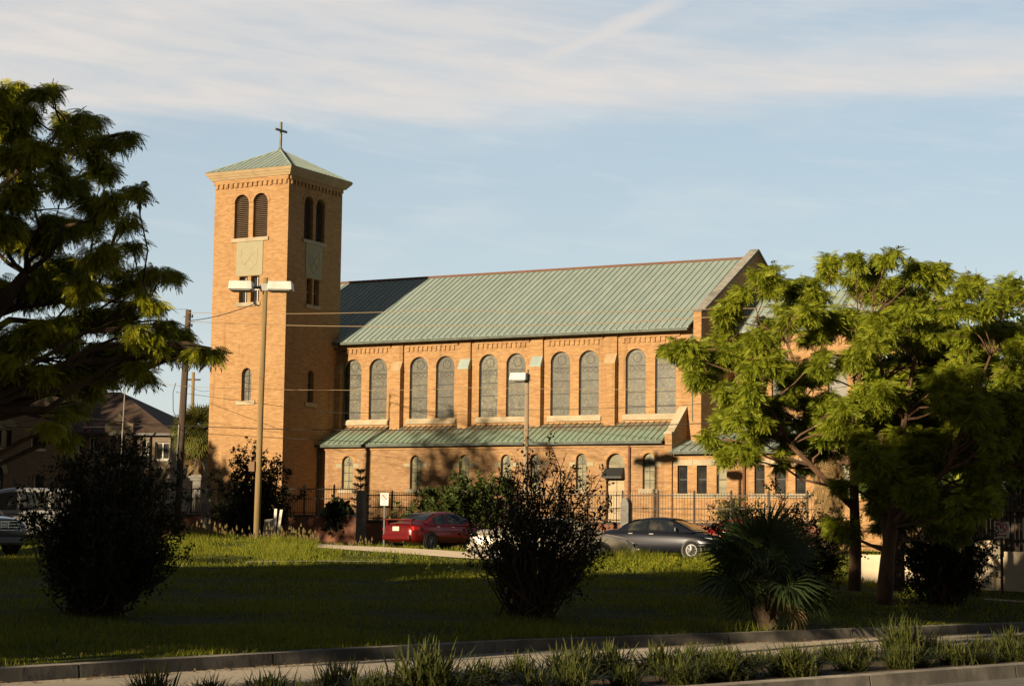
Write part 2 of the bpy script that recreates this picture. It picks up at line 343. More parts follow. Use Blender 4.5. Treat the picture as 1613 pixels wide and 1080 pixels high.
# side street by the church, a concrete drive on the lawn side of the parked cars, and the thin footpath edge
def patch(name,corners,mt,nx,ny,dz=.02):
    a,b,c,d=[np.array(p[:2]) for p in corners]; vs=[];fs=[]
    for i in range(nx+1):
        for j in range(ny+1):
            u,t=i/nx,j/ny; p=(a*(1-u)+b*u)*(1-t)+(d*(1-u)+c*u)*t; vs.append((p[0],p[1],float(gz(p[0],p[1]))+dz))
    fs=[(i*(ny+1)+j,(i+1)*(ny+1)+j,(i+1)*(ny+1)+j+1,i*(ny+1)+j+1) for i in range(nx) for j in range(ny)]
    mb=MB(); mb.add(vs,fs); return tag(mb.build(name,mt,smooth=True),kind='structure')
patch('street',[gpt(500,66.5),gpt(1010,60.5),gpt(1060,66),gpt(500,74)],STREETM,24,8)
patch('footpath',[gpt(385,56.0),gpt(640,58.3),gpt(640,58.8),gpt(385,56.5)],CONC,20,2,.03)
patch('pavement',[gpt(1552,42.0),gpt(1760,41.2),gpt(1760,41.7),gpt(1546,42.5)],STREETM,50,6,.008)

# ------------------------------------------------------------------ church (church frame: X along the nave, Y depth, Z up, units of 1.2 m)
P0=(-9.0,2.0,.496)
def cx(X,Y,Z): return (S*(X-P0[0]),S*(Y-P0[1]),S*(Z-P0[2]))
church=thing('church','long tan brick church with a square bell tower and green copper roofs','church',CW(*P0),CH_ANG)
def cb(mb,name,mats,parent=church,smooth=False): return mb.build(name,mats,parent,smooth,xf=cx)
def ring_top(x0,x1,z1,wd,n=16):
    r=(x1-x0)/2;c=(x0+x1)/2;zc=z1-r
    return [(c+(r+wd)*math.cos(math.pi*i/n),zc+(r+wd)*math.sin(math.pi*i/n)) for i in range(n+1)]+[(c+r*math.cos(math.pi*i/n),zc+r*math.sin(math.pi*i/n)) for i in range(n,-1,-1)]
def fF(y): return lambda u,v,w:(u,y+w,v)       # a wall facing -Y, front plane at y
def fR(x): return lambda u,v,w:(x-w,u,v)       # a wall facing +X
# --- tower
TX0,TX1,TY0,TY1=-20.93,-16.99,-4.06,0.0; TC=(TX0+TX1)/2; TYC=(TY0+TY1)/2
def tower_holes(c,k=1.0):
    H=[]
    for s in (-1,1):
        a,b=sorted((c+s*.12*k,c+s*.88*k)); H.append(('belfry',arch(a,b,13.42,15.34)))
        a,b=sorted((c+s*.09*k,c+s*.53*k)); H.append(('slit',rect(a,b,10.62,11.76)))
    H.append(('mid',arch(c-.27*k,c+.25*k,6.39,7.8)))
    return H
mb=MB()
panel(mb,rect(TX0,TX1,.1,16.02),[h for _,h in tower_holes(TC)],.36,fF(TY0))
panel(mb,rect(TY0+.36,TY1,.1,16.02),[h for _,h in tower_holes(TYC-.08,.88)],.36,fR(TX1))
mb.box(TX0,TX0+.36,TY0+.36,TY1,.1,16.02); mb.box(TX0+.36,TX1-.36,TY1-.36,TY1,.1,16.02)
tower=cb(mb,'tower',BRICK)
mb=MB()     # corbelled brick frieze and arch rings
for (c,fn,k) in ((TC,lambda u0,u1,z0,z1,p:mb.box(u0,u1,TY0-p,TY0+.02,z0,z1),1),(TYC,lambda u0,u1,z0,z1,p:mb.box(TX1-.02,TX1+p,u0,u1,z0,z1),1)):
    n=15; w=3.9/n
    for i in range(n): fn(c-1.95+w*(i+.2),c-1.95+w*(i+.75),15.66,15.84,.075)
    fn(c-1.99,c+1.99,15.84,16.02,.085)
for s in (-1,1):
    a,b=sorted((TC+s*.12,TC+s*.88)); mb.prism(ring_top(a,b,15.34,.13),lambda u,v,w:(u,w,v),TY0-.025,TY0+.02)
    a,b=sorted((TYC-.08+s*.12*.88,TYC-.08+s*.88*.88)); mb.prism(ring_top(a,b,15.34,.13),lambda u,v,w:(w,u,v),TX1-.02,TX1+.025)
cb(mb,'brick_frieze',BRICK,tower)
for (c,k,fn) in ((TC,1,lambda u0,u1,z0,z1,p:mb.box(u0,u1,TY0-p,TY0+.03,z0,z1)),(TYC-.08,.88,lambda u0,u1,z0,z1,p:mb.box(TX1-.03,TX1+p,u0,u1,z0,z1))):
    for (u0,u1,z0,z1,p) in ((c-.98*k,c+.98*k,13.26,13.42,.07),(c-.62*k,c+.62*k,10.46,10.62,.06),(c-.5*k,c+.48*k,6.22,6.39,.06)):
        mb=MB(); fn(u0,u1,z0,z1,p); cb(mb,'stone_sill',STONE,tower)
for (c,k,fn,fp) in ((TC,1,lambda u0,u1,z0,z1,p:mb.box(u0,u1,TY0-p,TY0+.03,z0,z1),lambda u,v,w:(u,TY0-w,v)),(TYC-.08,.88,lambda u0,u1,z0,z1,p:mb.box(TX1-.03,TX1+p,u0,u1,z0,z1),lambda u,v,w:(TX1+w,u,v))):
    mb=MB(); fn(c-.7*k,c+.7*k,11.78,13.255,.03)
    # low-relief shield outline with a saltire
    sh=[(-.42,.45),(-.2,.5),(0,.45),(.2,.5),(.42,.45),(.45,.1),(.36,-.25),(0,-.52),(-.36,-.25),(-.45,.1)]
    pts=[fp(c+x*k,12.52+z,.03) for x,z in sh]; mb.tube(pts+[pts[0]],.014,5)
    mb.tube([fp(c-.25*k,12.25,.038),fp(c+.25*k,12.8,.03)],.016,5); mb.tube([fp(c+.25*k,12.25,.038),fp(c-.25*k,12.8,.03)],.016,5)
    cb(mb,'carved_panel',STONEG,tower)
for (hs,fl,fb) in ((tower_holes(TC),lambda u,v,w:(u,TY0+w,v),0),(tower_holes(TYC-.08,.88),lambda u,v,w:(TX1-w,u,v),1)):
    for kind,poly in hs:
        u0=min(p[0] for p in poly);u1=max(p[0] for p in poly);z0=min(p[1] for p in poly);z1=max(p[1] for p in poly);c=(u0+u1)/2;r=(u1-u0)/2
        mb=MB()
        def slab(a,b,za,zb,wa,wb,ta=0,tb=0):
            q=[(a,za,wa),(b,za,wa),(b,za,wb),(a,za,wb)]; t=[(a,zb,wa+ta),(b,zb,wa+ta),(b,zb,wb+tb),(a,zb,wb+tb)]
            mb.hexa([fl(*p) for p in q],[fl(*p) for p in t])
        if kind=='belfry':
            n=22
            for i in range(n):
                z=z0+.03+(z1-z0-.06)*i/n; hw=r if z<z1-r else math.sqrt(max(r*r-(z-(z1-r))**2,.0009))
                slab(c-hw,c+hw,z,z+.03,.14,.25,.0,.0) if False else mb.hexa([fl(c-hw,z,.13),fl(c+hw,z,.13),fl(c+hw,z+.055,.25),fl(c-hw,z+.055,.25)],[fl(c-hw,z+.018,.13),fl(c+hw,z+.018,.13),fl(c+hw,z+.073,.25),fl(c-hw,z+.073,.25)])
            mb.cur=1; mb.prism(poly,fl,.27,.30); cb(mb,'louvre_window',[LOUV,DARKM],tower)
        elif kind=='slit':
            mb.prism(poly,fl,.22,.24); mb.cur=1
            slab(u0,u1,(z0+z1)/2-.02,(z0+z1)/2+.02,.19,.22); slab(c-.015,c+.015,z0,z1,.19,.22); cb(mb,'slit_window',[GLASS,WHITEP],tower)
        else:
            mb.prism(poly,fl,.2,.23); mb.cur=1
            for q in (.3,.55,.78): slab(u0,u1,z0+(z1-z0)*q-.012,z0+(z1-z0)*q+.012,.17,.2)
            slab(c-.01,c+.01,z0,z1,.17,.2); cb(mb,'arched_window',[STAINED,DARKM],tower)
# cornice, roof, cross
mb=MB()
for (p,z0,z1) in ((.12,16.02,16.12),(.2,16.12,16.22),(.28,16.22,16.35)):
    mb.hexa([(TX0-p,TY0-p,z0),(TX1+p,TY0-p,z0),(TX1+p,TY1+p,z0),(TX0-p,TY1+p,z0)],[(TX0-p-.06,TY0-p-.06,z1),(TX1+p+.06,TY0-p-.06,z1),(TX1+p+.06,TY1+p+.06,z1),(TX0-p-.06,TY1+p+.06,z1)])
cb(mb,'cornice',CORN,tower)
mb=MB(); p=.3; A=[(TX0-p,TY0-p,16.352),(TX1+p,TY0-p,16.352),(TX1+p,TY1+p,16.352),(TX0-p,TY1+p,16.352)]; ap=(TC,TYC,17.62)
mb.add(A+[ap],[(0,1,4),(1,2,4),(2,3,4),(3,0,4),(3,2,1,0)])
for i in range(4):
    a,b=Vector(A[i]),Vector(A[(i+1)%4]); mid=(a+b)/2; apx=Vector(ap); n=16
    for k in range(1,n):
        q=a.lerp(b,k/n); t=1-abs(k/n-.5)*2; e=q+(apx-mid)*t
        mb.tube([q+Vector((0,0,.015)),e+Vector((0,0,.015))],.014,4)
    mb.tube([a+Vector((0,0,.02)),apx+Vector((0,0,.02))],.03,5)
troof=cb(mb,'tower_roof',COPPER,church)
mb=MB(); mb.cur=1; mb.box(TX0-.31,TX1+.31,TY0-.31,TY0-.27,16.352,16.385); mb.box(TX1+.27,TX1+.31,TY0-.27,TY1+.3,16.352,16.385)
cb(mb,'drip_edge',[COPPERD,COPPERD],troof)
mb=MB(); CXm,CYm=TC,TYC
mb.tube([(CXm,CYm,17.5),(CXm,CYm,17.68),(CXm,CYm,17.7),(CXm,CYm,17.78)],[.13,.11,.08,.05],8)
mb.box(CXm-.04,CXm+.04,CYm-.045,CYm+.045,17.75,18.88); mb.box(CXm-.036,CXm+.036,CYm-.43,CYm+.43,18.45,18.54)
cb(mb,'cross',noisy('weathered_cross_metal',(.22,.22,.17),(.15,.15,.12),4,.6),church)
# --- nave
BAY=[-15.56,-12.15,-8.69,-5.26,-1.81]
NW=[]
for c in BAY: NW+=[(c-1.13,c-.22),(c+.19,c+1.11)]
mb=MB()
panel(mb,rect(-16.95,.22,.1,9.2),[arch(a,b,5.74,8.42) for a,b in NW],.4,fF(0.0))
mb.box(-23.4,.22,10.8,11.2,.1,9.2); mb.box(-23.4,-23.0,.4,10.8,.1,9.2); mb.box(-23.4,-20.94,.02,.39,.1,9.2)
mb.add([(-23.4,.05,9.2),(-23.4,11.2,9.2),(-23.4,5.6,12.55),(-23.1,.05,9.2),(-23.1,11.2,9.2),(-23.1,5.6,12.55)],[(0,1,2),(3,5,4),(0,3,4,1),(1,4,5,2),(2,5,3,0)])
nave=cb(mb,'nave_wall',BRICK)
BUT=[-16.95,-13.85,-10.45,-6.97,-3.54]
for i,c in enumerate(BUT):
    mb=MB(); w=.25; mb.box(c-w,c+w,-.28,.01,5.05,7.8); mb.box(c-w-.05,c+w,-.10,.012,8.3,9.12)
    mb.hexa([(c-w,-.10,7.8),(c+w,-.10,7.8),(c+w,.011,7.8),(c-w,.011,7.8)],[(c-w,-.10,8.3),(c+w,-.10,8.3),(c+w,.011,8.3),(c-w,.011,8.3)])
    bt=cb(mb,'buttress',BRICK)
    mb=MB(); w=.255
    mb.prism([(-.30,7.8),(-.105,7.8),(-.105,8.24),(-.30,7.86)],lambda u,v,q:(q,u,v),c-w,c+w)
    cb(mb,'buttress_cap',CAPS if i in(0,1,4) else COPPER,bt)
mb=MB()
for j,c in enumerate(BAY):
    n=11
    for i in range(n):
        x=c-1.28+2.5*i/n; mb.box(x,x+.12,-.06,.01,8.66,8.86)
    mb.box(c-1.35,c+1.3,-.07,.012,8.86,9.02)
for a,b in NW: mb.prism(ring_top(a,b,8.42,.14),lambda u,v,w:(u,w,v),-.012,.02)
cb(mb,'brick_frieze',BRICK,nave)
for j in range(5):
    a=NW[2*j][0];b=NW[2*j+1][1]; mb=MB()
    mb.hexa([(a-.12,-.09,5.52),(b+.12,-.09,5.52),(b+.12,.015,5.52),(a-.12,.015,5.52)],[(a-.12,-.07,5.68),(b+.12,-.07,5.68),(b+.12,.015,5.76),(a-.12,.015,5.76)])
    cb(mb,'stone_sill',STONE,nave)
for a,b in NW:
    mb=MB(); mb.prism(arch(a-.005,b+.005,5.74,8.425),lambda u,v,w:(u,w,v),.15,.18); mb.cur=1
    for z in (6.1,6.66,7.2,7.75): mb.box(a,b,.125,.148,z-.012,z+.012)
    mb.box(a,a+.03,.11,.149,5.74,7.95); mb.box(b-.03,b,.11,.149,5.74,7.95)
    r=(b-a)/2; cc=(a+b)/2
    mb.prism(ring_top(a+.035,b-.035,8.385,.03),lambda u,v,w:(u,w,v),.11,.149)
    mb.disc((cc,.142,7.95+.12),.2,(0,1,0),16,.006,.175)
    for q in range(3): mb.disc((cc+(q-1)*.24,.142,7.62),.1,(0,1,0),12,.006,.082)
    cb(mb,'stained_glass_window',[STAINED,DARKM],nave)
def roof_plane(mb,x0,x1,ya,za,yb,zb,step=.27,th=.05,seam=.022,xb0=None,xb1=None):
    xb0=x0 if xb0 is None else xb0; xb1=x1 if xb1 is None else xb1
    mb.hexa([(x0,ya,za-th),(x1,ya,za-th),(xb1,yb,zb-th),(xb0,yb,zb-th)],[(x0,ya,za),(x1,ya,za),(xb1,yb,zb),(xb0,yb,zb)])
    n=int(round((x1-x0)/step)); mb.cur+=0
    for i in range(n+1):
        x=x0+.02+(x1-x0-.04)*i/n; xt=x
        mb.hexa([(x-.018,ya,za),(x+.018,ya,za),(xt+.018,yb,zb),(xt-.018,yb,zb)],[(x-.014,ya-.0,za+seam*2),(x+.014,ya,za+seam*2),(xt+.014,yb,zb+seam*2),(xt-.014,yb,zb+seam*2)])
mb=MB(); roof_plane(mb,-17.2,.02,-.45,9.14,5.6,12.69,step=.29); roof_plane(mb,-23.59,-17.21,.03,9.42,5.6,12.69,step=.29); roof_plane(mb,-23.6,.02,11.65,9.14,5.602,12.688,step=.29)
nroof=cb(mb,'nave_roof',COPPER)
mb=MB(); mb.box(-23.6,.02,5.5,5.7,12.66,12.75); cb(mb,'ridge_cap',RUST,nroof)
mb=MB(); mb.box(-17.2,.02,-.56,-.452,9.02,9.13); cb(mb,'gutter',COPPERD,nroof)
# gable parapet at the near end
def yz(x0): return lambda u,v,w:(w,u,v)
gp_=[(-.37,.1),(-.37,9.76),(-.1,9.76),(5.6,12.98-.06),(11.3,9.76),(11.57,9.76),(11.57,.1)]
mb=MB(); mb.prism(gp_,yz(0),.222,.56); gable=cb(mb,'gable_wall',BRICK)
mb=MB()
mb.prism([(-.42,9.762),(-.1,9.762),(-.1,9.86),(-.42,9.86)],yz(0),.19,.6)
mb.prism([(-.1,9.76),(-.1,9.9),(5.6,13.06),(5.6,12.922)],yz(0),.19,.6); mb.prism([(5.601,12.922),(5.601,13.06),(11.3,9.9),(11.3,9.76)],yz(0),.19,.6)
cb(mb,'gable_coping',CONC,gable)
mb=MB(); mb.tube([(.08,-.06,9.1),(.08,-.06,8.75),(.08,-.05,5.4)],.045,6); mb.box(-.02,.18,-.14,-.0,8.62,8.85); cb(mb,'downpipe',COPPERD); mb=MB()
mb.tube([(-17.02,-.5,9.05),(-17.02,-.42,8.9),(-16.6,-.1,8.75),(-16.6,-.1,5.6)],.05,6)
cb(mb,'downpipe',COPPERD); mb=MB(); mb.tube([(-16.93,-1.46,4.5),(-16.93,-1.46,.3)],.05,6); cb(mb,'downpipe',COPPERD)
mb=MB(); mb.tube([(-2.06,-1.44,4.45),(-2.06,-1.44,.3)],.05,6); cb(mb,'downpipe',RUST); mb=MB(); mb.tube([(2.82,-1.44,4.05),(2.82,-1.44,.3)],.055,6); cb(mb,'downpipe',RUST)  # brown pipe beside the door stands for the lamp pole's cast shadow
# --- aisle
AY=-1.37
AW=[(-15.78,-15.21),(-12.32,-11.77),(-9.92,-9.42),(-7.93,-7.43),(-6.55,-6.08),(-4.46,-3.98),(-1.5,-.98)]; DOOR=(-3.1,-2.3)
mb=MB()
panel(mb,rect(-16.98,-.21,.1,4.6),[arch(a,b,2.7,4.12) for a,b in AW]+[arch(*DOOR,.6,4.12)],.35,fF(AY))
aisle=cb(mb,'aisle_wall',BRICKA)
mb=MB()
for a,b in AW+[DOOR]: mb.prism(ring_top(a,b,4.12,.15),lambda u,v,w:(u,w,v),AY-.012,AY+.02)
mb.box(-16.9,-.52,AY-.06,AY+.01,4.36,4.5)
cb(mb,'brick_frieze',BRICK,aisle)
for a,b in AW:
    mb=MB(); mb.box(a-.16,b+.16,AY-.07,AY+.02,2.53,2.7); cb(mb,'stone_sill',STONE,aisle)
    for x in (a-.3,b+.02):
        mb=MB(); mb.box(x,x+.28,AY-.014,AY+.02,3.62,3.78); cb(mb,'stone_block',STONEG if a<-2 else STONE,aisle)
for a,b in AW:
    mb=MB(); mb.prism(arch(a-.004,b+.004,2.7,4.125),lambda u,v,w:(u,w,v),AY+.14,AY+.17); mb.cur=1
    for z in (3.05,3.4,3.72): mb.box(a,b,AY+.115,AY+.138,z-.01,z+.01)
    mb.box(a,a+.025,AY+.1,AY+.139,2.7,3.85); mb.box(b-.025,b,AY+.1,AY+.139,2.7,3.85); mb.box((a+b)/2-.008,(a+b)/2+.008,AY+.12,AY+.137,2.7,4.05)
    mb.cur=2; mb.disc(((a+b)/2,AY+.128,3.84),.12,(0,1,0),14,.008)
    cb(mb,'aisle_window',[PALEG,DARKM,STAINED],aisle)
mb=MB(); a,b=DOOR
mb.prism(arch(a+.0,b-.0,3.3,4.125),lambda u,v,w:(u,w,v),AY+.2,AY+.23); mb.cur=1
mb.box(a-.06,b-.0,AY-.28,AY+.19,3.12,3.2); mb.hexa([(a-.06,AY-.28,3.2),(b,AY-.28,3.2),(b,AY+.19,3.2),(a-.06,AY+.19,3.2)],[(a-.02,AY-.1,3.5),(b,AY-.1,3.5),(b,AY+.19,3.56),(a-.02,AY+.19,3.56)])
mb.cur=2; mb.box(a,b,AY+.16,AY+.2,.6,3.1); mb.cur=1; mb.box((a+b)/2-.01,(a+b)/2+.01,AY+.15,AY+.161,.6,3.1)
cb(mb,'door',[PALEG,DARKM,noisy('cream_door',(.55,.44,.29),(.5,.4,.26),2,.7)],aisle)
mb=MB(); roof_plane(mb,-16.97,-.53,-1.62,4.6,-.001,5.43); aroof=cb(mb,'aisle_roof',COPPERR)
mb=MB(); mb.box(-16.97,-.53,-1.72,-1.622,4.48,4.6); cb(mb,'gutter',COPPERD,aroof)
mb=MB(); mb.prism([(-1.45,.1),(-1.45,4.84),(-1.3,4.84),(-.35,5.62),(-.352,.1)],yz(0),-.52,-.205); mb.prism([(-.35,.1),(-.35,5.63),(-.001,5.9),(-.001,.1)],yz(0),-.52,-.205)
ael=cb(mb,'aisle_end_wall',BRICK)
mb=MB(); mb.prism([(-1.5,4.842),(-1.3,4.842),(-.02,5.89),(-.02,6.02),(-1.32,4.94),(-1.5,4.94)],yz(0),-.54,-.19); cb(mb,'coping',STONE,ael)
# --- low sacristy to the right
LW=[(.0,.42),(.82,1.24),(1.65,2.07),(3.22,3.64),(4.06,4.5),(4.88,5.3),(6.6,7.02),(7.5,7.92)]
mb=MB(); panel(mb,rect(-.203,10.2,.1,4.12),[rect(a,b,2.52,3.61) for a,b in LW],.35,fF(AY+.02)); mb.box(9.85,10.2,AY+.372,3.2,.1,4.12)
sac=cb(mb,'sacristy_wall',BRICK)
for g in ((-.16,2.25),(3.05,5.5),(6.4,8.1)):
    x=g[0]; mb=MB()
    while x<g[1]-.1:
        e=min(x+.82,g[1]); mb.box(x,e-.012,AY-.012,AY+.03,3.615,3.84); x=e
    cb(mb,'stone_lintel',STONE,sac); mb=MB(); mb.box(g[0],g[1],AY-.04,AY+.03,2.36,2.52); cb(mb,'stone_sill',STONE,sac)
for a,b in LW:
    mb=MB(); mb.box(a-.003,b+.003,AY+.2,AY+.23,2.52,3.61); mb.cur=1; mb.box(a,b,AY+.17,AY+.198,3.05,3.09); mb.box(a,a+.03,AY+.16,AY+.199,2.52,3.61); mb.box(b-.03,b,AY+.16,AY+.199,2.52,3.61)
    cb(mb,'sash_window',[PALEG if a in(1.65,6.6) else GLASS,DARKM],sac)
mb=MB(); roof_plane(mb,-.19,10.4,-1.6,4.16,2.95,5.66,step=.36); sroof=cb(mb,'sacristy_roof',COPPER)
mb=MB(); mb.box(-.19,10.4,-1.7,-1.602,4.05,4.16); cb(mb,'gutter',COPPERD,sroof)
# --- chancel beyond the gable
mb=MB(); panel(mb,rect(.562,8.3,.1,9.1),[arch(a,a+.8,6.2,8.2) for a in (2.2,4.6,6.6)],.35,fF(3.0)); mb.box(7.95,8.3,3.352,8.2,.1,9.1); mb.box(.6,1.1,2.4,3.0,5.6,7.2)
chan=cb(mb,'chancel_wall',BRICK)
mb=MB()
for i in range(28): mb.box(.75+i*.27,.87+i*.27,2.94,3.01,8.62,8.82)
cb(mb,'brick_frieze',BRICK,chan)
for a in (2.2,4.6,6.6):
    mb=MB(); mb.prism(arch(a,a+.8,6.2,8.2),lambda u,v,w:(u,w,v),3.14,3.17); cb(mb,'stained_glass_window',[STAINED],chan)
mb=MB(); roof_plane(mb,.562,8.5,2.6,9.22,5.6,11.12,step=.36); roof_plane(mb,.562,8.5,8.6,9.22,5.602,11.118,step=.36); cb(mb,'chancel_roof',COPPER)
# ------------------------------------------------------------------ vegetation
def leafmat(name,c1,c2,trans=.3,rough=.55):
    m_,nt,b=mat(name,c1,rough,0,.3)
    g=N(nt,'ShaderNodeNewGeometry'); n=N(nt,'ShaderNodeTexNoise',{'Vector':g.outputs['Position'],'Scale':1.3,'Detail':3.0})
    f=M_(nt,'ADD',M_(nt,'MULTIPLY',g.outputs['Random Per Island'],.6),M_(nt,'MULTIPLY',M_(nt,'SUBTRACT',n.outputs[0],.3),.7),clamp=True)
    c=MIX(nt,f,c1,c2); nt.links.new(c,b.inputs['Base Color'])
    t=N(nt,'ShaderNodeBsdfTranslucent',{'Color':MIX(nt,.5,c,c2)}); mx=N(nt,'ShaderNodeMixShader',{0:trans,1:b.outputs[0],2:t.outputs[0]})
    nt.links.new(mx.outputs[0],nt.nodes['Material Output'].inputs['Surface']); return m_
LEAF_L=leafmat('left_tree_leaf',(.09,.13,.008),(.48,.45,.020),.12)
LEAF_R=leafmat('right_tree_leaf',(.09,.14,.010),(.40,.42,.030),.18)
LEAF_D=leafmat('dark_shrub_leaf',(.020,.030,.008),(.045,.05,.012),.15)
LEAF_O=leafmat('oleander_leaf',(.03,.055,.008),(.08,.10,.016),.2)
LEAF_P=leafmat('palm_leaf',(.025,.045,.014),(.05,.07,.02),.15)
LEAF_C=leafmat('far_palm_leaf',(.09,.11,.025),(.18,.16,.035),.2)
LEAF_F=leafmat('pine_leaf',(.018,.03,.015),(.03,.045,.018),.1)
DRY=leafmat('dry_frond',(.30,.20,.09),(.42,.30,.14),.25,.8)
FLOWER=leafmat('red_flower',(.20,.012,.016),(.34,.03,.03),.2)
GRASSM=leafmat('grass_blade',(.05,.09,.007),(.38,.37,.026),.25,.7)
LIRI=leafmat('liriope_leaf',(.028,.045,.010),(.12,.12,.028),.15,.5)
SEED=leafmat('seed_head',(.17,.13,.05),(.24,.19,.075),.2,.9)
BARK=noisy('brown_bark',(.10,.065,.042),(.055,.038,.026),6,.95,bump=.7,stretch=(1,1,.25))
BARKR=noisy('reddish_bark',(.17,.095,.055),(.09,.052,.034),6,.95,bump=.6,stretch=(1,1,.25))
PALMT=noisy('palm_trunk',(.12,.08,.05),(.06,.042,.03),5,.95,bump=.7,stretch=(1,1,3))

def frames(d,roll=None):
    """orthonormal frames with x along d (n,3), z roughly up"""
    d=d/np.linalg.norm(d,axis=1,keepdims=True); up=np.tile([0,0,1.0],(len(d),1)); 
    y=np.cross(up,d); l=np.linalg.norm(y,axis=1,keepdims=True); y=np.where(l>1e-3,y/np.maximum(l,1e-6),[0,1,0]); z=np.cross(d,y)
    if roll is not None:
        c,s=np.cos(roll)[:,None],np.sin(roll)[:,None]; y,z=y*c+z*s,z*c-y*s
    return np.stack([d,y,z],-1)        # columns
def inst(proto,pos,fr,sc_):            # proto (k,3) -> (n,k,3)
    return np.einsum('nij,kj->nki',fr,proto)*np.asarray(sc_).reshape(-1,1,1)+pos[:,None,:]
def frond_proto(L=.36,pairs=8,ll=.12,lw=.04,droop=.35):
    q=[]
    def rach(t): return np.array([L*t,0,-droop*L*t*t])
    for i in range(pairs):
        t=.12+.88*i/(pairs-1); p=rach(t); k=math.sin(math.pi*(.18+.72*t))**.6
        for s in (-1,1):
            d=np.array([.55,s*.84,-.28]); tip=p+d*ll*k; w=np.array([.84,-s*.55,0])*lw*k*.5; mid=p+d*ll*k*.45
            q+=[p,mid+w,tip,mid-w]
    p=rach(1.0); q+=[p,p+np.array([.05,.02,-.02]),p+np.array([.12,0,-.07]),p+np.array([.05,-.02,-.02])]
    for a,b in ((0,.5),(.5,1.0)): q+=[rach(a)+[0,.006,0],rach(b)+[0,.004,0],rach(b)-[0,.004,0],rach(a)-[0,.006,0]]
    return np.array(q)
FR=frond_proto()
LEAF1=np.array([[0,0,0],[.5,.26,.02],[1,0,-.06],[.5,-.26,.02]])          # one simple leaf, unit length
def rosettes(pts,nf,size,droop=(.1,.6),proto=FR):
    n=len(pts); nf=int(nf); a=rng.random((n,nf))*.6+np.arange(nf)*2*math.pi/nf+rng.random((n,1))*6.28
    dz=-rng.uniform(*droop,(n,nf)); d=np.stack([np.cos(a),np.sin(a),dz],-1).reshape(-1,3)
    pos=np.repeat(pts,nf,0)+d*.02
    return inst(proto,pos,frames(d,rng.normal(0,.75,n*nf)),rng.uniform(.5,1.25,n*nf)*size)
def bez(a,b,sag,n=6,jit=.05):
    a=np.array(a,float);b=np.array(b,float); L=np.linalg.norm(b-a); t=np.linspace(0,1,n)[:,None]
    p=a+(b-a)*t+np.array([0,0,1.0])*sag*L*(t*(1-t))
    p[1:-1]+=rng.normal(0,jit*L*.35,(n-2,3)); return p
def limbs(mb,trunks,clumps,r0,n=5,rk=.35):
    """trunks: list of (points,radii). each clump gets a limb from the nearest lower trunk point"""
    for pts,rad in trunks: mb.tube(pts,rad,8)
    P=np.concatenate([np.array(p,float) for p,_ in trunks]); RR=np.concatenate([np.array(r,float) for _,r in trunks])
    for c,r in clumps:
        d=np.linalg.norm(P-c,axis=1)+np.where(P[:,2]>c[2]-.15*d_(P,c),3.0,0); i=int(np.argmin(d))
        q=bez(P[i],c,.12,n,.12); k=RR[i]*rk+.008; mb.tube(q,np.linspace(k,.008,n),5)
        for _ in range(3):
            e=c+rng.normal(0,1,3)*r*.55; mb.tube(bez(q[-2],e,.1,4),np.linspace(max(k*.35,.008),.004,4),4)
def d_(P,c): return np.linalg.norm(P-c,axis=1)
def in_blob(c,r,n,flat=.7,shell=.55):
    d=rng.normal(0,1,(n,3)); d/=np.linalg.norm(d,axis=1,keepdims=True); rr=(shell+(1-shell)*rng.random(n)**.7)*r
    return np.asarray(c)+d*rr[:,None]*[1,1,flat]

# --- multi-stemmed tree on the right (two trunks that are two trees)
def px_clumps(lst,d0,dj):
    out=[]
    for (px,py,r) in lst:
        d=d0+rng.uniform(-dj,dj); out.append((at(px,py,d),r*d/F))
    return out
def pinnate_tree(name,label,trunks,clumps,leaf,bark,nros,nf,size,group=None,flat=.7,droop=(.1,.6),nmin=3):
    base=np.array(trunks[0][0][0],float); t=thing(name,label,'tree',base,0,group)
    tr=[([np.array(p,float)-base for p in pts],r) for pts,r in trunks]; cl=[(np.asarray(c)-base,r) for c,r in clumps]
    mb=MB(); limbs(mb,tr,cl,.1); mb.build('trunk',bark,t,smooth=True)
    V=[]
    for c,r in cl:
        k=max(nmin,int(nros*(r/.6)**2)); ns=max(2,int(4+r*3)); sub_=in_blob(c,r*.78,ns,flat,.2)
        for q in sub_: V.append(rosettes(in_blob(q,r*rng.uniform(.3,.55),max(2,int(k/ns*rng.uniform(.5,1.5))),.8,.1),nf,size,droop))
    arr_mesh('crown',np.concatenate(V),4,[leaf],parent=t); return t
def trunk_px(pp,radii): return ([at(*p) for p in pp],radii)
D1,D2=38.5,37.4
g1=gpt(1345,D1); g2=gpt(1396,D2)
A_cl=[(1078,555,32),(1098,575,24),(1060,548,20),(1112,600,28),(1130,535,34),(1150,500,32),(1142,560,36),(1170,470,26),(1205,440,30),(1240,448,28),(1165,610,40),(1205,570,38),(1215,520,34),
 (1250,495,36),(1275,455,34),(1290,520,36),(1240,600,40),(1285,585,36),(1140,655,26),(1175,650,34),(1120,690,20),(1150,700,22),(1215,650,36),(1262,645,36),(1300,640,34),(1320,420,30),(1345,405,22),(1360,450,34),
 (1320,490,38),(1340,560,34),(1255,700,26),(1230,720,22),(1300,690,24),(1270,735,18),(1190,545,30),(1100,545,26),(1185,690,22)]
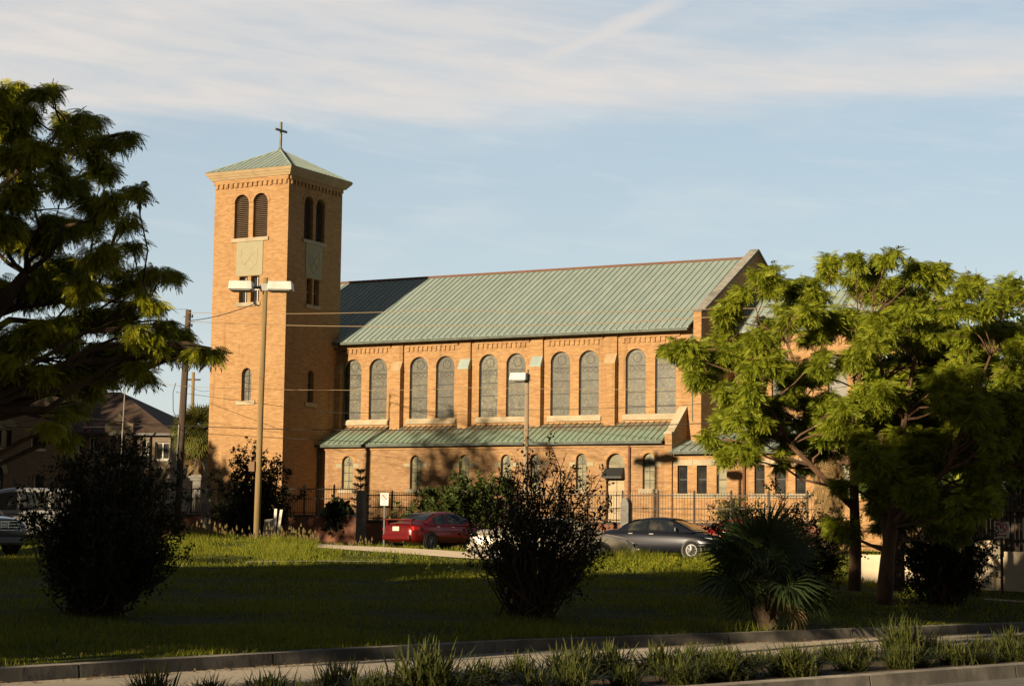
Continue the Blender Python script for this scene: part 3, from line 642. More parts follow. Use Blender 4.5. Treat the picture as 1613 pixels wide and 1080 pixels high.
B_cl=[(1380,420,28),(1400,405,22),(1410,460,36),(1445,440,34),(1480,430,26),(1500,470,36),(1535,440,22),(1545,480,30),(1390,520,38),(1440,510,38),(1480,525,38),(1530,530,40),(1570,520,30),
 (1400,580,36),(1450,580,40),(1500,590,42),(1550,585,42),(1590,575,34),(1380,640,40),(1430,650,44),(1490,650,46),(1545,645,44),(1600,640,44),(1360,700,36),(1410,710,44),(1470,715,48),(1530,705,48),(1590,700,40),
 (1380,765,34),(1440,770,42),(1500,770,40),(1560,745,30),(1430,820,30),(1480,820,30),(1545,740,24),(1575,470,20),(1525,455,20),(1330,760,22),(1310,830,20),(1340,835,22),(1400,680,44),(1420,745,44),(1460,800,40),(1500,830,30),(1390,820,24),(1540,780,30),(1580,640,40),(1470,560,36),(1350,640,34),(1530,560,34),(1600,620,40),(1610,690,40),(1590,520,30),(1555,765,24),(1610,740,30),(1640,670,44),(1640,590,40),(1620,530,30),(1520,800,30),(1460,690,44),(1400,620,40),(1510,640,44)]
A_fill=[(px,py,24) for px,py in zip(rng.uniform(1140,1370,46),rng.uniform(430,720,46)) if not(1160<px<1290 and 515<py<600) and py>1010-.42*px and py<330+.34*px-0*py]
B_fill=[(px,py,30) for px,py in zip(rng.uniform(1360,1640,40),rng.uniform(440,800,40))]
pinnate_tree('feathery_tree','feathery leaved tree with a long limb leaning left towards the church',
  [trunk_px([(1346,930,D1),(1348,860,D1),(1346,800,D1),(1345,740,D1),(1342,680,D1),(1350,620,D1+.3),(1358,560,D1+.3)],[.13,.11,.095,.08,.062,.045,.03]),
   trunk_px([(1346,800,D1),(1310,765,D1-.2),(1280,735,D1-.4),(1245,700,D1-.6),(1210,640,D1-.7),(1180,570,D1-.6)],[.08,.065,.055,.045,.035,.02]),
   trunk_px([(1344,730,D1),(1310,690,D1+.6),(1270,630,D1+1.0),(1240,540,D1+1.0)],[.075,.06,.05,.03])],
  px_clumps(A_cl+A_fill,D1,1.7),LEAF_R,BARKR,270,7,.46,flat=.95,droop=(-.6,1.0))
pinnate_tree('feathery_tree','feathery leaved tree with a dark forked trunk and dense crown at the right edge',
  [trunk_px([(1392,952,D2),(1398,880,D2),(1408,800,D2),(1416,740,D2),(1425,660,D2+.2),(1440,560,D2+.3)],[.17,.14,.10,.075,.055,.03]),
   trunk_px([(1400,870,D2),(1392,800,D2+.3),(1385,720,D2+.5),(1392,600,D2+.6),(1375,500,D2+.6)],[.10,.08,.06,.04,.025]),
   trunk_px([(1405,830,D2),(1440,790,D2-.4),(1490,740,D2-.7),(1530,640,D2-.6),(1560,560,D2-.5)],[.09,.07,.05,.035,.02])],
  px_clumps(B_cl+B_fill,D2+.5,2.2),LEAF_R,BARKR,270,7,.46,flat=.95,droop=(-.6,1.0))
# darker trees further back on the right
def leafy_tree(name,label,base,h,cr,nclump,leaf,bark,nl,ls,group=None,zlo=.35,flat=.8,tr=.22,cat='tree',seed_shape=None):
    t=thing(name,label,cat,base,0,group); cl=[]
    zc=h*(zlo+1)/2; hz=h*(1-zlo)/2
    for i in range(nclump):
        d=rng.normal(0,1,3); d/=np.linalg.norm(d); k=rng.random()**.4*.82
        cl.append((np.array([d[0]*cr*k,d[1]*cr*k,zc+d[2]*hz*k]),cr*rng.uniform(.26,.4)))
    mb=MB(); limbs(mb,[([(0,0,-.1),(.1,0,h*.25),(0,.1,h*.5),(.1,0,h*.8)],[tr,tr*.8,tr*.55,tr*.2])],cl,.1); mb.build('trunk',bark,t,smooth=True)
    P=np.concatenate([in_blob(c,r,nl,flat,.3) for c,r in cl]); d=rng.normal(0,1,(len(P),3)); d[:,2]-=.3
    arr_mesh('crown',inst(LEAF1,P,frames(d,rng.uniform(0,6,len(P))),rng.uniform(.7,1.3,len(P))*ls),4,[leaf],parent=t); return t
for (px,d,h,cr,lb) in ((1640,66,9.6,3.4,'leafy tree cut by the right edge of the photo, behind the feathery trees'),(1560,74,8.0,3.2,'dark leafy tree seen through the dense crown, behind the picket fence'),(1672,47,7.4,2.6,'dark leafy tree half out of the frame above the pale retaining wall'),(1452,80,7.0,3.0,'dark rounded tree beside the low church wing, behind the forked trunk')):
    leafy_tree('leafy_tree',lb,gpt(px,d,-.05),h,cr,34,LEAF_R if px==1640 else LEAF_O,BARK,420,.22,zlo=.12)
# --- tree on the left, leaning into the frame
D3=22.0
L_cl=[(-20,150,40),(30,150,30),(60,140,22),(80,135,14),(40,185,40),(0,200,40),(100,180,16),(130,178,18),(150,185,14),(115,200,26),(140,230,32),(180,218,20),(205,210,10),(90,245,38),(40,240,46),(-10,260,46),
 (110,290,40),(160,265,28),(60,310,48),(180,310,26),(205,300,16),(220,295,8),(150,330,38),(100,350,46),(200,345,22),(40,370,50),(-20,350,60),(160,390,36),(110,410,46),(60,440,50),(210,380,14),
 (0,450,60),(150,450,40),(200,440,34),(240,430,24),(270,425,16),(230,470,28),(190,490,38),(130,510,44),(70,520,48),(10,530,56),(260,510,22),(290,520,18),(320,548,13),(240,530,26),(190,540,32),(130,560,40),(70,580,40),
 (20,565,28),(150,595,26),(110,600,20),(70,600,18),(210,560,20),(100,650,18),(85,670,14),(120,640,14),(300,545,14),(335,552,7),(160,545,30),(210,575,22),(170,580,26),(250,550,20),(220,520,26),(270,540,16),(100,585,34),(40,585,22),(0,570,24),(140,605,14),(310,548,10),(230,590,12),(-60,500,70),(-80,350,70),(-60,200,60),(-40,560,36),(105,685,9)]
def ext(lst): return lst+[(-140,470,80),(-240,520,90),(-120,530,60),(-330,490,90),(-100,300,50)]
trb=gpt(-235,21.0)
pinnate_tree('feathery_tree','large feathery leaved tree overhanging the upper left corner of the photo',
  [([trb,trb+[.1,.1,1.2],trb+[.35,.3,2.4],trb+[.9,.6,3.4],trb+[1.5,.8,4.3]],[.2,.17,.15,.12,.07]),
   ([trb+[.35,.3,2.4],at(-80,520,21.6),at(40,480,22),at(140,470,22.2),at(230,480,22.4)],[.08,.06,.04,.025,.012]),
   ([trb+[.9,.6,3.4],at(-40,330,22),at(40,260,22),at(110,220,22)],[.06,.045,.03,.015])],
  px_clumps(ext(L_cl),D3,1.1),LEAF_L,BARK,330,6,.42,nmin=14,flat=.9,droop=(-.1,1.4))

# --- shrubs: stems that fork from the base, twigs with small leaves
def shrub(name,label,base,shape,nst,nl,leaf,ls,flowers=0,group=None,bare=.0,cat='shrub',proto=LEAF1,twig=.22,bark=BARK,fpos=None):
    """shape: list of (dx,dz,r,dy) lobes relative to the base"""
    t=thing(name,label,cat,base,0,group); mb=MB(); tips=[]
    lob=[(np.array([a[0],a[3] if len(a)>3 else 0.,a[1]]),a[2]) for a in shape]; wts=np.array([r**2 for _,r in lob]); wts/=wts.sum()
    for i in range(nst):
        c,r=lob[rng.choice(len(lob),p=wts)]; e=in_blob(c,r,1,1.0,.15)[0]; e[2]=max(e[2],.12)
        b0=np.array([rng.normal(0,.16),rng.normal(0,.16),0]); q=bez(b0,e,rng.uniform(-.35,.3),6,.14)
        mb.tube(q,np.linspace(.02,.004,6),4,False)
        for k in range(7):
            u=rng.uniform(.3,1)**.8; j=min(int(u*5),4); p=q[j]+(q[j+1]-q[j])*(u*5-j)
            d=rng.normal(0,1,3); d[2]+=.5; d/=np.linalg.norm(d); tips.append((p,p+d*twig*rng.uniform(.5,1.3),u))
    for p,e,u in tips[::2]: mb.tube([p,e],[.004,.002],3,False)
    mb.build('stem',bark,t)
    P=[];Dn=[]
    for p,e,u in tips:
        k=rng.random(nl); P.append(p+(e-p)*k[:,None]); dd=rng.normal(0,1,(nl,3)); dd+=(e-p)/np.linalg.norm(e-p)*.7; Dn.append(dd)
    P=np.concatenate(P);Dn=np.concatenate(Dn)
    sp=rng.normal(0,.03,P.shape); P=P+sp
    if bare>0:
        keep=(P[:,2]>bare)|(rng.random(len(P))<.35); P=P[keep];Dn=Dn[keep]
    arr_mesh('foliage',inst(proto,P,frames(Dn,rng.uniform(0,6,len(P))),rng.uniform(.6,1.3,len(P))*ls),4,[leaf],parent=t)
    if flowers:
        top=sorted(tips,key=lambda a:-a[1][2]+rng.normal(0,.5)*max(s[2] for s in shape))[:flowers]
        for p,e,u in top:
            Q=e+rng.normal(0,1,(34,3))*[.035,.035,.06]; arr_mesh('flower_head',inst(LEAF1,Q,frames(rng.normal(0,1,(len(Q),3))),rng.uniform(.025,.045,len(Q))),4,[FLOWER],parent=t)
    return t
def lobes(px0,d,base,lst):   # pixel lobes -> local lobes around the base, with depth
    out=[]
    for (px,py,r) in lst:
        p=at(px,py,d); out.append(((p[0]-base[0])*1.18,p[2]-base[2],r*1.2*d/F,rng.uniform(-.45,.45)))
    return out
b=gpt(838,33.0)
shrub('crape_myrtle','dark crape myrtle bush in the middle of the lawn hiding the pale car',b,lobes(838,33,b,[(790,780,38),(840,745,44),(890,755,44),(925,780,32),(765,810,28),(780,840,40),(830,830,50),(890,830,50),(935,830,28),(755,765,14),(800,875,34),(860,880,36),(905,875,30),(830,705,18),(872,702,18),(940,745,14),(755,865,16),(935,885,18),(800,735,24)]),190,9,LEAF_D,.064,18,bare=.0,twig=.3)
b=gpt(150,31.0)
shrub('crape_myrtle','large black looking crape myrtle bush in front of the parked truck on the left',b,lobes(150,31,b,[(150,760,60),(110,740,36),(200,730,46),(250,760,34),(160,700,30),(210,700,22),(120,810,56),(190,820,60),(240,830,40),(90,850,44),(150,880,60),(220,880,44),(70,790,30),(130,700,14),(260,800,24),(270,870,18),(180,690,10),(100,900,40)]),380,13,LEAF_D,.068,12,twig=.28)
b=gpt(398,81.0)
shrub('crape_myrtle','crape myrtle bush at the foot of the bell tower',b,lobes(398,81,b,[(395,735,36),(365,760,36),(430,755,34),(400,790,46),(355,800,28),(445,795,24),(390,710,20),(420,720,18),(440,735,14),(370,725,14)]),150,16,LEAF_D,.13,7,twig=.4)
b=gpt(722,79.0)
shrub('oleander','green oleander bush behind the red sedan',b,lobes(722,79,b,[(720,775,34),(690,780,30),(660,795,24),(750,770,36),(780,790,34),(700,810,34),(745,815,36),(650,810,14),(725,750,16),(785,760,20)]),150,15,LEAF_O,.17,twig=.4)
b=gpt(1235,40.5)
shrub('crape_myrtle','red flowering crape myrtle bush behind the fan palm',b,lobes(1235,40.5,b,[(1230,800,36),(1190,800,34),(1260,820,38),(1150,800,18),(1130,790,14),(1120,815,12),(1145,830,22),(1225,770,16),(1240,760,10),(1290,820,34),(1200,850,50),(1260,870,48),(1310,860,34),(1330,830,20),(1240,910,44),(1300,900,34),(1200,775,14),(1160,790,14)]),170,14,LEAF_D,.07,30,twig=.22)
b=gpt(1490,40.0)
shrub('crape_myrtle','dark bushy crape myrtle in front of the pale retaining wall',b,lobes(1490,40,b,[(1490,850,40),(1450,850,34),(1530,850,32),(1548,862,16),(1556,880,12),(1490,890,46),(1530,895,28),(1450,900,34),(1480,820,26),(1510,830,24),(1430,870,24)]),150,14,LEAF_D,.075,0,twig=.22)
b=gpt(1150,81.0)
shrub('yellow_shrub','sunlit yellowish shrub by the iron fence left of the red flowers',b,lobes(1150,81,b,[(1150,795,16),(1140,805,12),(1165,800,14)]),40,12,LEAF_C,.14,cat='shrub',twig=.3)
b=gpt(533,89.5)
shrub('spiky_plant','low dark spiky plant behind the iron fence by the downpipe',b,lobes(533,89.5,b,[(533,800,14),(545,806,10),(522,806,10)]),60,7,LEAF_F,.3,cat='plant',twig=.3)

# --- palms
def fan_proto(nseg=26,L=1.0,spread=R_(118),w=.085):
    q=[]
    for i in range(nseg):
        a=-spread+2*spread*i/(nseg-1); l=L*(.78+.22*math.cos(a*.6)); d=np.array([math.cos(a),math.sin(a),0]); s=np.array([-d[1],d[0],0])
        m1=d*l*.55+[0,0,.05+(.03 if i%2 else -.03)]; tip=d*l+[0,0,-.14*l]
        q+=[np.zeros(3),m1+s*w*.5*l,tip,m1-s*w*.5*l]
    return np.array(q)
FAN=fan_proto()
def palm(name,label,base,hub,n,R0,pet,leaf,trunk_r,elev=(-.5,1.2),dry=0,skirt=0,group=None,lean=(0,0),boots=True,roll=.5):
    t=thing(name,label,'palm',base,0,group); base=np.asarray(base); mb=MB()
    h=np.array([lean[0],lean[1],hub])
    mb.tube([(0,0,-.1),h*.3,h*.7,h],[trunk_r*1.25,trunk_r,trunk_r*1.05,trunk_r*.9],9)
    for i in range(40 if boots else 0):
        z=hub*rng.random()*.95+.05; a=rng.random()*6.28; p=np.array([math.cos(a),math.sin(a),0])*trunk_r*.9+h*(z/hub); p[2]=z
        mb.tube([p,p+[math.cos(a)*trunk_r*.55,math.sin(a)*trunk_r*.55,.16]],[.035,.02],4)
    mb.build('trunk',PALMT,t)
    def fronds(n,elev,mt,nm,R0,pet):
        a=np.arange(n)*2.399+rng.random(n)*.4; e=rng.uniform(*elev,n); d=np.stack([np.cos(a)*np.cos(e),np.sin(a)*np.cos(e),np.sin(e)],-1)
        P=h+d*pet*rng.uniform(.75,1.1,n)[:,None]; fd=d.copy(); fd[:,2]-=.45
        V=inst(FAN,P,frames(fd,rng.normal(0,roll,n)),R0*rng.uniform(.8,1.15,n))
        mb=MB()
        for i in range(n): mb.tube([h*.97,(h+P[i])/2+[0,0,.04],P[i]],[.014,.01,.008],4,False)
        mb.build('petiole',mt,t); arr_mesh(nm,V,4,[mt],parent=t)
    fronds(n,elev,leaf,'crown',R0,pet)
    if dry: fronds(dry,(-1.25,-.7),DRY,'dead_frond',R0*.8,pet*.8)
    if skirt:
        k=skirt; z=hub-rng.random(k)**1.3*hub*.62; a=rng.random(k)*6.28; rr=trunk_r+.1+rng.random(k)*.75
        P=np.stack([np.cos(a)*rr*.5+h[0]*z/hub,np.sin(a)*rr*.5+h[1]*z/hub,z],-1); d=np.stack([np.cos(a)*rng.uniform(.2,.9,k),np.sin(a)*rng.uniform(.2,.9,k),-np.ones(k)],-1)
        arr_mesh('dead_frond_skirt',inst(FAN*np.array([1,.45,1]),P,frames(d,rng.normal(0,.6,k)),rng.uniform(.45,.75,k)),4,[DRY],parent=t)
    return t
palm('fan_palm','low bushy fan palm on the lawn by the far kerb',gpt(1206,31.8),.74,36,.64,.66,LEAF_P,.17,(-.35,1.45),dry=1,roll=1.0)
palm('fan_palm','tall fan palm with a hanging skirt of dry fronds beside the low church wing',gpt(1305,72),4.3,34,.85,.6,LEAF_C,.2,(-.6,1.2),skirt=120)
palm('cabbage_palm','cabbage palm with yellow lit fronds left of the bell tower',gpt(308,114),6.2,120,1.0,.9,LEAF_C,.24,(-1.2,1.4),skirt=60)
palm('fan_palm','slender palm with a sunlit bare trunk behind the forked tree trunk',gpt(1412,43.5),4.6,26,.7,.6,LEAF_O,.17,(-.5,1.2),boots=False)
# young pine with tiered branches behind the fence post
b=gpt(566,90.0); t=thing('norfolk_pine','small tiered pine behind the concrete post at the fence','tree',b)
mb=MB(); mb.tube([(0,0,0),(0,0,3.3)],[.05,.015],6); V=[]
for k,z in enumerate(np.linspace(1.2,3.2,7)):
    L=.55*(1-(z-1.2)/2.6)+.06
    for j in range(7):
        a=j*6.283/7+k*.4; e=np.array([math.cos(a)*L,math.sin(a)*L,z+.12*L+.12]); q=np.array([math.cos(a)*L*.5,math.sin(a)*L*.5,z-.02]); mb.tube([(0,0,z),q,e],[.02,.014,.008],4)
        u=rng.random(60)[:,None]; p=np.array([0,0,z])*(1-u)+e*u; dd=np.stack([rng.normal(0,.4,60)+math.cos(a)*.5,rng.normal(0,.4,60)+math.sin(a)*.5,rng.uniform(.2,1.2,60)],-1)
        V.append(inst(LEAF1*np.array([1,.35,1]),p,frames(dd),np.full(60,.13)))
mb.build('trunk',BARK,t); arr_mesh('branch',np.concatenate(V),4,[LEAF_F],parent=t)

# --- lawn grass (blades) and weeds
def blades(n,dr,ar,h,wd,onm=False,cond=None):
    u=rng.random(n); d=(1/(1/dr[0]+(1/dr[1]-1/dr[0])*u)) if not onm else rng.uniform(*dr,n)
    x=rng.uniform(*ar,n)*d; y=d; o=x*RN[0]+y*RN[1]; s=x*RD[0]+y*RD[1]; k=o>far_kerb(s)+.16
    k&=~((x*.4875+y*.873>0)&on_street(x,y)); x,y=x[k],y[k]
    if cond is not None: c=cond(x,y); x,y=x[c],y[c]
    pn=np.sin(x*1.1+y*.5+2*np.sin(y*.3))*np.sin(y*.8-x*.6)+.5*np.sin(x*3.1-y*1.7); q_=(pn>-.75)|(rng.random(len(x))<.3); x,y=x[q_],y[q_]
    n=len(x); z=gz(x,y); sc_=np.maximum(1,y/30); hh=h*rng.uniform(.5,1.5,n)*(.8+.6*np.sin(x*1.3+y*.9)*np.sin(y*.7-x*.5)+.35*np.sin(x*.41-y*.83)); a=rng.random(n)*6.28; lean=rng.normal(0,.4,(n,2))*hh[:,None]
    ww=wd*sc_*rng.uniform(.6,1.3,n); p=np.stack([x,y,z],-1); s=np.stack([np.cos(a)*ww,np.sin(a)*ww,0*a],-1); tip=p+np.stack([lean[:,0],lean[:,1],hh],-1)
    return np.stack([p-s,p+s,tip],1)
STQ=[gpt(500,66.5),gpt(1010,60.5),gpt(1060,66),gpt(500,74)]
def on_street(x,y):
    k=np.ones(len(x),bool)
    for i in range(4):
        a,b=STQ[i],STQ[(i+1)%4]; k&=((b[0]-a[0])*(y-a[1])-(b[1]-a[1])*(x-a[0]))>-.1
    return k
G=[blades(170000,(18.5,52),(-.29,.3),.085,.006),blades(70000,(46,86),(-.29,.3),.11,.006),blades(16000,(18.5,34),(-.2,.3),.12,.006)]
# longer growth along the crest and below the parked cars
G.append(blades(20000,(58,76),(-.175,-.085),.17,.005,True)); G.append(blades(9000,(56,62),(.035,.11),.3,.008,True))
tag(arr_mesh('grass',np.concatenate(G),3,[GRASSM]),kind='stuff')
SD=blades(520,(69,75),(-.175,-.07),.3,.003,True); e=SD[:,2]; hd=np.stack([e-[.035,0,.02],e+[.035,0,-.02],e+[0,0,.12]],1)
tag(arr_mesh('dry_grass',np.concatenate([SD,hd]),3,[SEED]),kind='stuff')
on_clear=lambda p: not bool(on_street(np.array([p[0]]),np.array([p[1]]))[0])
WP=[]
for i in range(270):
    px=rng.uniform(900,1150) if i<170 else rng.uniform(150,1600); p=gpt(px,rng.uniform(56.5,60)) if i<170 else gpt(px,rng.uniform(35,60))
    if on_clear(p): WP.append(in_blob(p+[0,0,.14],.15,22,1.0,.1))
WP=np.concatenate(WP); dd=rng.normal(0,1,(len(WP),3)); dd[:,2]+=.4
tag(arr_mesh('weeds',inst(LEAF1,WP,frames(dd),rng.uniform(.05,.12,len(WP))),4,[GRASSM]),kind='stuff')
# fallen leaves on the verge, the kerb edge and the lane gutter
LN=2600; lu=rng.random(LN); ly=1/(1/19+(1/60-1/19)*lu); lx_=rng.uniform(-.28,.29,LN)*ly
k=np.arange(LN)<700; ls_=rng.uniform(9,33,LN); lo_=far_kerb(ls_)-np.abs(rng.normal(0,.16,LN))-.03
lx_=np.where(k,ls_*RD[0]+lo_*RN[0],lx_); ly=np.where(k,ls_*RD[1]+lo_*RN[1],ly); lo2=lx_*RN[0]+ly*RN[1]; ok=k|(lo2>far_kerb(lx_*RD[0]+ly*RD[1])+.25)
lz_=np.where(k,.012,gz(lx_,ly)+.05); LP=np.stack([lx_,ly,lz_],-1)[ok]; ld=rng.normal(0,1,(len(LP),3)); ld[:,2]*=.25
tag(arr_mesh('leaf_litter',inst(LEAF1,LP,frames(ld),rng.uniform(.04,.10,len(LP))),4,[leafmat('dry_leaf',(.10,.06,.025),(.24,.15,.06),.1,.9)]),kind='stuff')
# --- liriope clumps on the median
def clump_mesh(seed,n=330):
    r=np.random.default_rng(seed); a=r.random(n)*6.28; L=r.uniform(.22,.5,n); out=r.uniform(.25,1.15,n); V=[]
    b=np.stack([r.normal(0,.09,n),r.normal(0,.09,n),0*a],-1); d=np.stack([np.cos(a),np.sin(a),0*a],-1); s=np.stack([-np.sin(a),np.cos(a),0*a],-1)*.0078
    pts=[]
    for t in (0,.4,.75,1.0): pts.append(b+d*(L*out*t)[:,None]*[1,1,0]+np.stack([0*a,0*a,L*(1.05*t-.75*out*t*t)],-1))
    for i,(w0,w1) in enumerate(((.8,1),(1,.8),(.8,.1))): V.append(np.stack([pts[i]-s*w0,pts[i]+s*w0,pts[i+1]+s*w1,pts[i+1]-s*w1],1))
    return np.concatenate(V)
protos=[]
k=0
for i in range(92):
    s=9.5+i*.33+rng.uniform(-.12,.12); row=i%2; o=MED0+.75+row*.95+rng.uniform(-.15,.15)
    if s*RD[1]+o*RN[1]<15: continue
    x=s*RD[0]+o*RN[0]; y=s*RD[1]+o*RN[1]; big=rng.uniform(.6,.95)+(.45 if rng.random()<.22 else 0)
    if len(protos)<5:
        ob=arr_mesh('liriope_clump',clump_mesh(50+i),4,[LIRI]); protos.append(ob)
    else: ob=link(protos[rng.integers(5)].copy())
    ob.location=(x,y,.12); ob.rotation_euler=(0,0,rng.random()*6.28); ob.scale=(big*1.05,big*1.05,big*rng.uniform(.8,1.15))
    tag(ob,'tuft of grassy liriope growing in the planted road median','grass clump','liriope tufts along the median')

# --- unseen street trees, heights set for their shade on the lawn: they stand along the verge to the left of the view and behind it
k=0
for (s,o,h,cr) in ((2,24.8,8.6,4.4),(-6,23.6,10.8,5.2),(-14,24.6,12.2,5.2),(-23,23.5,9.9,5.2),(-32,25,11.7,5.4),(-42,24,13.4,5.6),(-6,33,11.2,5.2),(-16,34,9.8,5.5),(-27,34,11.6,5.8),(-38,35,15.4,5.8)):
    p=(s*RD[0]+o*RN[0],s*RD[1]+o*RN[1]); k+=1
    leafy_tree('street_tree','unseen street tree added left of the view to shade the verge',(p[0],p[1],.15),h,cr,46,LEAF_O,BARK,150,.62,group='street trees on the verge',zlo=.1,tr=.35)
for (x,y,h,cr) in ((-45.5,88,15.5,5.5),(-52,90,19.5,6.5),(-36,76,12,4.5),(-47,77,13.5,6),(-57,82,20.5,6.5),(-66,82,21,6.5),(-24.6,54.5,6.2,2.7)):  # the last, low one is added only to darken the white car
    leafy_tree('shade_tree','shade tree left of the view that darkens the brown school and the white car',(x,y,.8),h,cr,46,LEAF_O,BARK,150,.66,group='shade trees left of the view',zlo=.12,tr=.4)
for (x,y,h,cr,zl,nl_) in ((-37.5,57,14.2,4.2,.1,60),(-33,57.5,18.6,4.0,.1,55),(-28.5,56.5,16.2,3.4,.1,48),(-25.4,56,13.2,2.6,.2,50),(-42,55.5,14.2,3.4,.1,150),(-37,52,10.5,3.6,.05,130),(-31,51.5,9.6,3.4,.05,110)):
    leafy_tree('oak_tree','oak left of the view whose shadow falls on the church wall',(x,y,.7),h,cr,40,LEAF_O,BARK,nl_,.5,group='oaks left of the view',zlo=zl,tr=.35)
leafy_tree('street_tree','unseen street tree added left of the view to shade the verge',(-16.6,11.9,.15),8.4,5.0,50,LEAF_O,BARK,190,.5,group='street trees on the verge',zlo=.36,tr=.22)  # unseen, added to shade the left tree and the verge
leafy_tree('street_tree','unseen street tree added left of the view to shade the verge',(-26.5,-19,.05),9.2,5.5,46,LEAF_O,BARK,150,.62,group='street trees on the verge',zlo=.2,tr=.3)  # unseen, added behind the view to darken the median tufts
leafy_tree('street_tree','unseen street tree added left of the view to shade the verge',(-13.8,14.6,.15),7.4,4.5,46,LEAF_O,BARK,190,.45,group='street trees on the verge',zlo=.1,tr=.18)  # unseen, added to keep sun off the left tree and kerb edge
leafy_tree('added_median_tree','unseen tree added in the road median to shade the right hand trees',(-9.0,11.4,.12),11.2,3.3,40,LEAF_O,BARK,190,.45,zlo=.46,tr=.16)  # unseen, added so its crown darkens the lower right trees
for i in range(9):  # unseen bushes added beside the view to put the verge in shade
    s=5-i*3.2; o=20.9+rng.uniform(-.3,.5); bp_=(s*RD[0]-o*RD[0]-.0,s*RD[1]+o*RD[1],.15)
    leafy_tree('added_verge_bush','unseen round bush added left of the view to shade the verge',bp_,3.9,1.9,16,LEAF_O,BARK,190,.34,group='added shading bushes left of the view',zlo=.0,tr=.08,cat='bush')
# ------------------------------------------------------------------ brick boundary wall, iron fence, concrete posts (church frame)
def CWv(X,Y,z): p=CW(X,Y,0); p[2]=z; return p
FY=-10.0
def along(name,label,cat,X0,X1,Y,z):
    t=thing(name,label,cat,CWv(X0,Y,z),CH_ANG); return t,(X1-X0)*S
GZC=1.12
t,L=along('boundary_wall','low dark red brick wall under the iron fence in front of the church','wall',-18.5,9.6,FY,GZC)
mb=MB(); sp=(9.35)*S
mb.box(0,sp,0,.3,-.3,1.22); mb.box(sp,L,0,.3,-.3,1.02); mb.build('brick_base',RBRICK,t)
mb=MB(); mb.box(0,sp,-.04,.34,1.22,1.32); mb.box(sp,L,-.04,.34,1.02,1.11); mb.build('coping',noisy('dark_coping',(.10,.09,.08),(.06,.055,.05),4,.9),t)
def fence(label,X0,X1,z0,z1,mid):
    t,L=along('iron_fence',label,'fence',X0,X1,FY+.12,GZC); mb=MB(); x=0
    while x<L: mb.box(x-.006,x+.006,-.006,.006,z0,z1+.08); x+=.125
    mb.build('picket',IRON,t).__setitem__('kind','stuff')
    mb=MB(); 
    for z in (z0+.08,mid,z1-.06): mb.box(0,L,-.02,.02,z-.022,z+.022)
    mb.build('rail',IRON,t)
    x=0
    while x<=L+.01:
        mb=MB(); mb.box(x-.03,x+.03,-.045,.03,z0-.02,z1+.10); mb.tube([(x,0,z1+.10),(x,0,z1+.17)],[.045,.005],6); mb.build('post',IRON,t); x+=1.63
fence('black iron picket fence on the brick wall left of the tall concrete post',-18.5,-9.25,1.33,2.55,2.05)
fence('black iron picket fence in front of the church door, right of the tall concrete post',-9.1,9.6,1.12,2.28,1.68)
def cpost(label,px,d,top,w,rnd):
    b=gpt(px,d); t=thing('concrete_post',label,'post',b,CH_ANG); h=top-b[2]; mb=MB()
    if rnd: mb.prism([(-w/2,-.2),(w/2,-.2),(w/2,h-.22),(w*.36,h-.08),(w*.15,h),(-w*.15,h),(-w*.36,h-.08),(-w/2,h-.22)],lambda u,v,q:(u,q,v),-w/2,w/2)
    else: mb.hexa([(-w/2,-w/2,-.2),(w/2,-w/2,-.2),(w/2,w/2,-.2),(-w/2,w/2,-.2)],[(-w*.44,-w*.44,h),(w*.44,-w*.44,h),(w*.44,w*.44,h),(-w*.44,w*.44,h)])
    mb.build('shaft',CONC,t)
    mb=MB(); mb.box(-w*.6,w*.6,-w*.6,w*.6,-.2,.08); mb.build('footing',CONC,t)
cpost('tall square concrete post in front of the brick wall beside the small pine',568,86.5,3.5,.34,False)
cpost('round topped concrete post at the fence behind the dark sedan',986,80.5,3.2,.36,True)
cpost('concrete post at the brick wall left of the tower bush',323,89,3.55,.34,False)
b=gpt(312,96); t=thing('gate_pillar','pale stone gate pillar with a stepped cap below the cabbage palm','pillar',b,CH_ANG)
mb=MB(); mb.box(-.24,.24,-.24,.24,-.2,2.95); mb.build('shaft',CONC,t); mb=MB(); mb.box(-.34,.34,-.34,.34,2.95,3.07); mb.box(-.4,.4,-.4,.4,3.07,3.17); mb.box(-.3,.3,-.3,.3,3.17,3.24); mb.build('cap',CONC,t)

# ------------------------------------------------------------------ cars
TYRE,_,_=mat('tyre',(.012,.012,.012),.85); RIM,_,_=mat('alloy_rim',(.2,.2,.21),.35,.8); CGLASS=noisy('car_glass',(.015,.02,.026),(.075,.07,.055),1.9,.06,spec=.6,lo=.45,hi=.7)
CHROME,_,_=mat('chrome',(.6,.6,.6),.2,1.0); HEADL,_,_=mat('headlight_glass',(.35,.36,.36),.12,0,.6); TAILL,_,_=mat('tail_light_lens',(.45,.02,.015),.15,0,.6); AMBER,_,_=mat('amber_lens',(.6,.2,.03),.2); BLACKP,_,_=mat('black_trim',(.015,.015,.016),.5)
PLATEM,_,_=mat('plate',(.62,.60,.48),.5)
def paint(name,c,metal=.3,rough=.28):
    m_,nt,b=mat(name,c,rough,metal,.5); b.inputs['Coat Weight'].default_value=.6; b.inputs['Coat Roughness'].default_value=.08; return m_
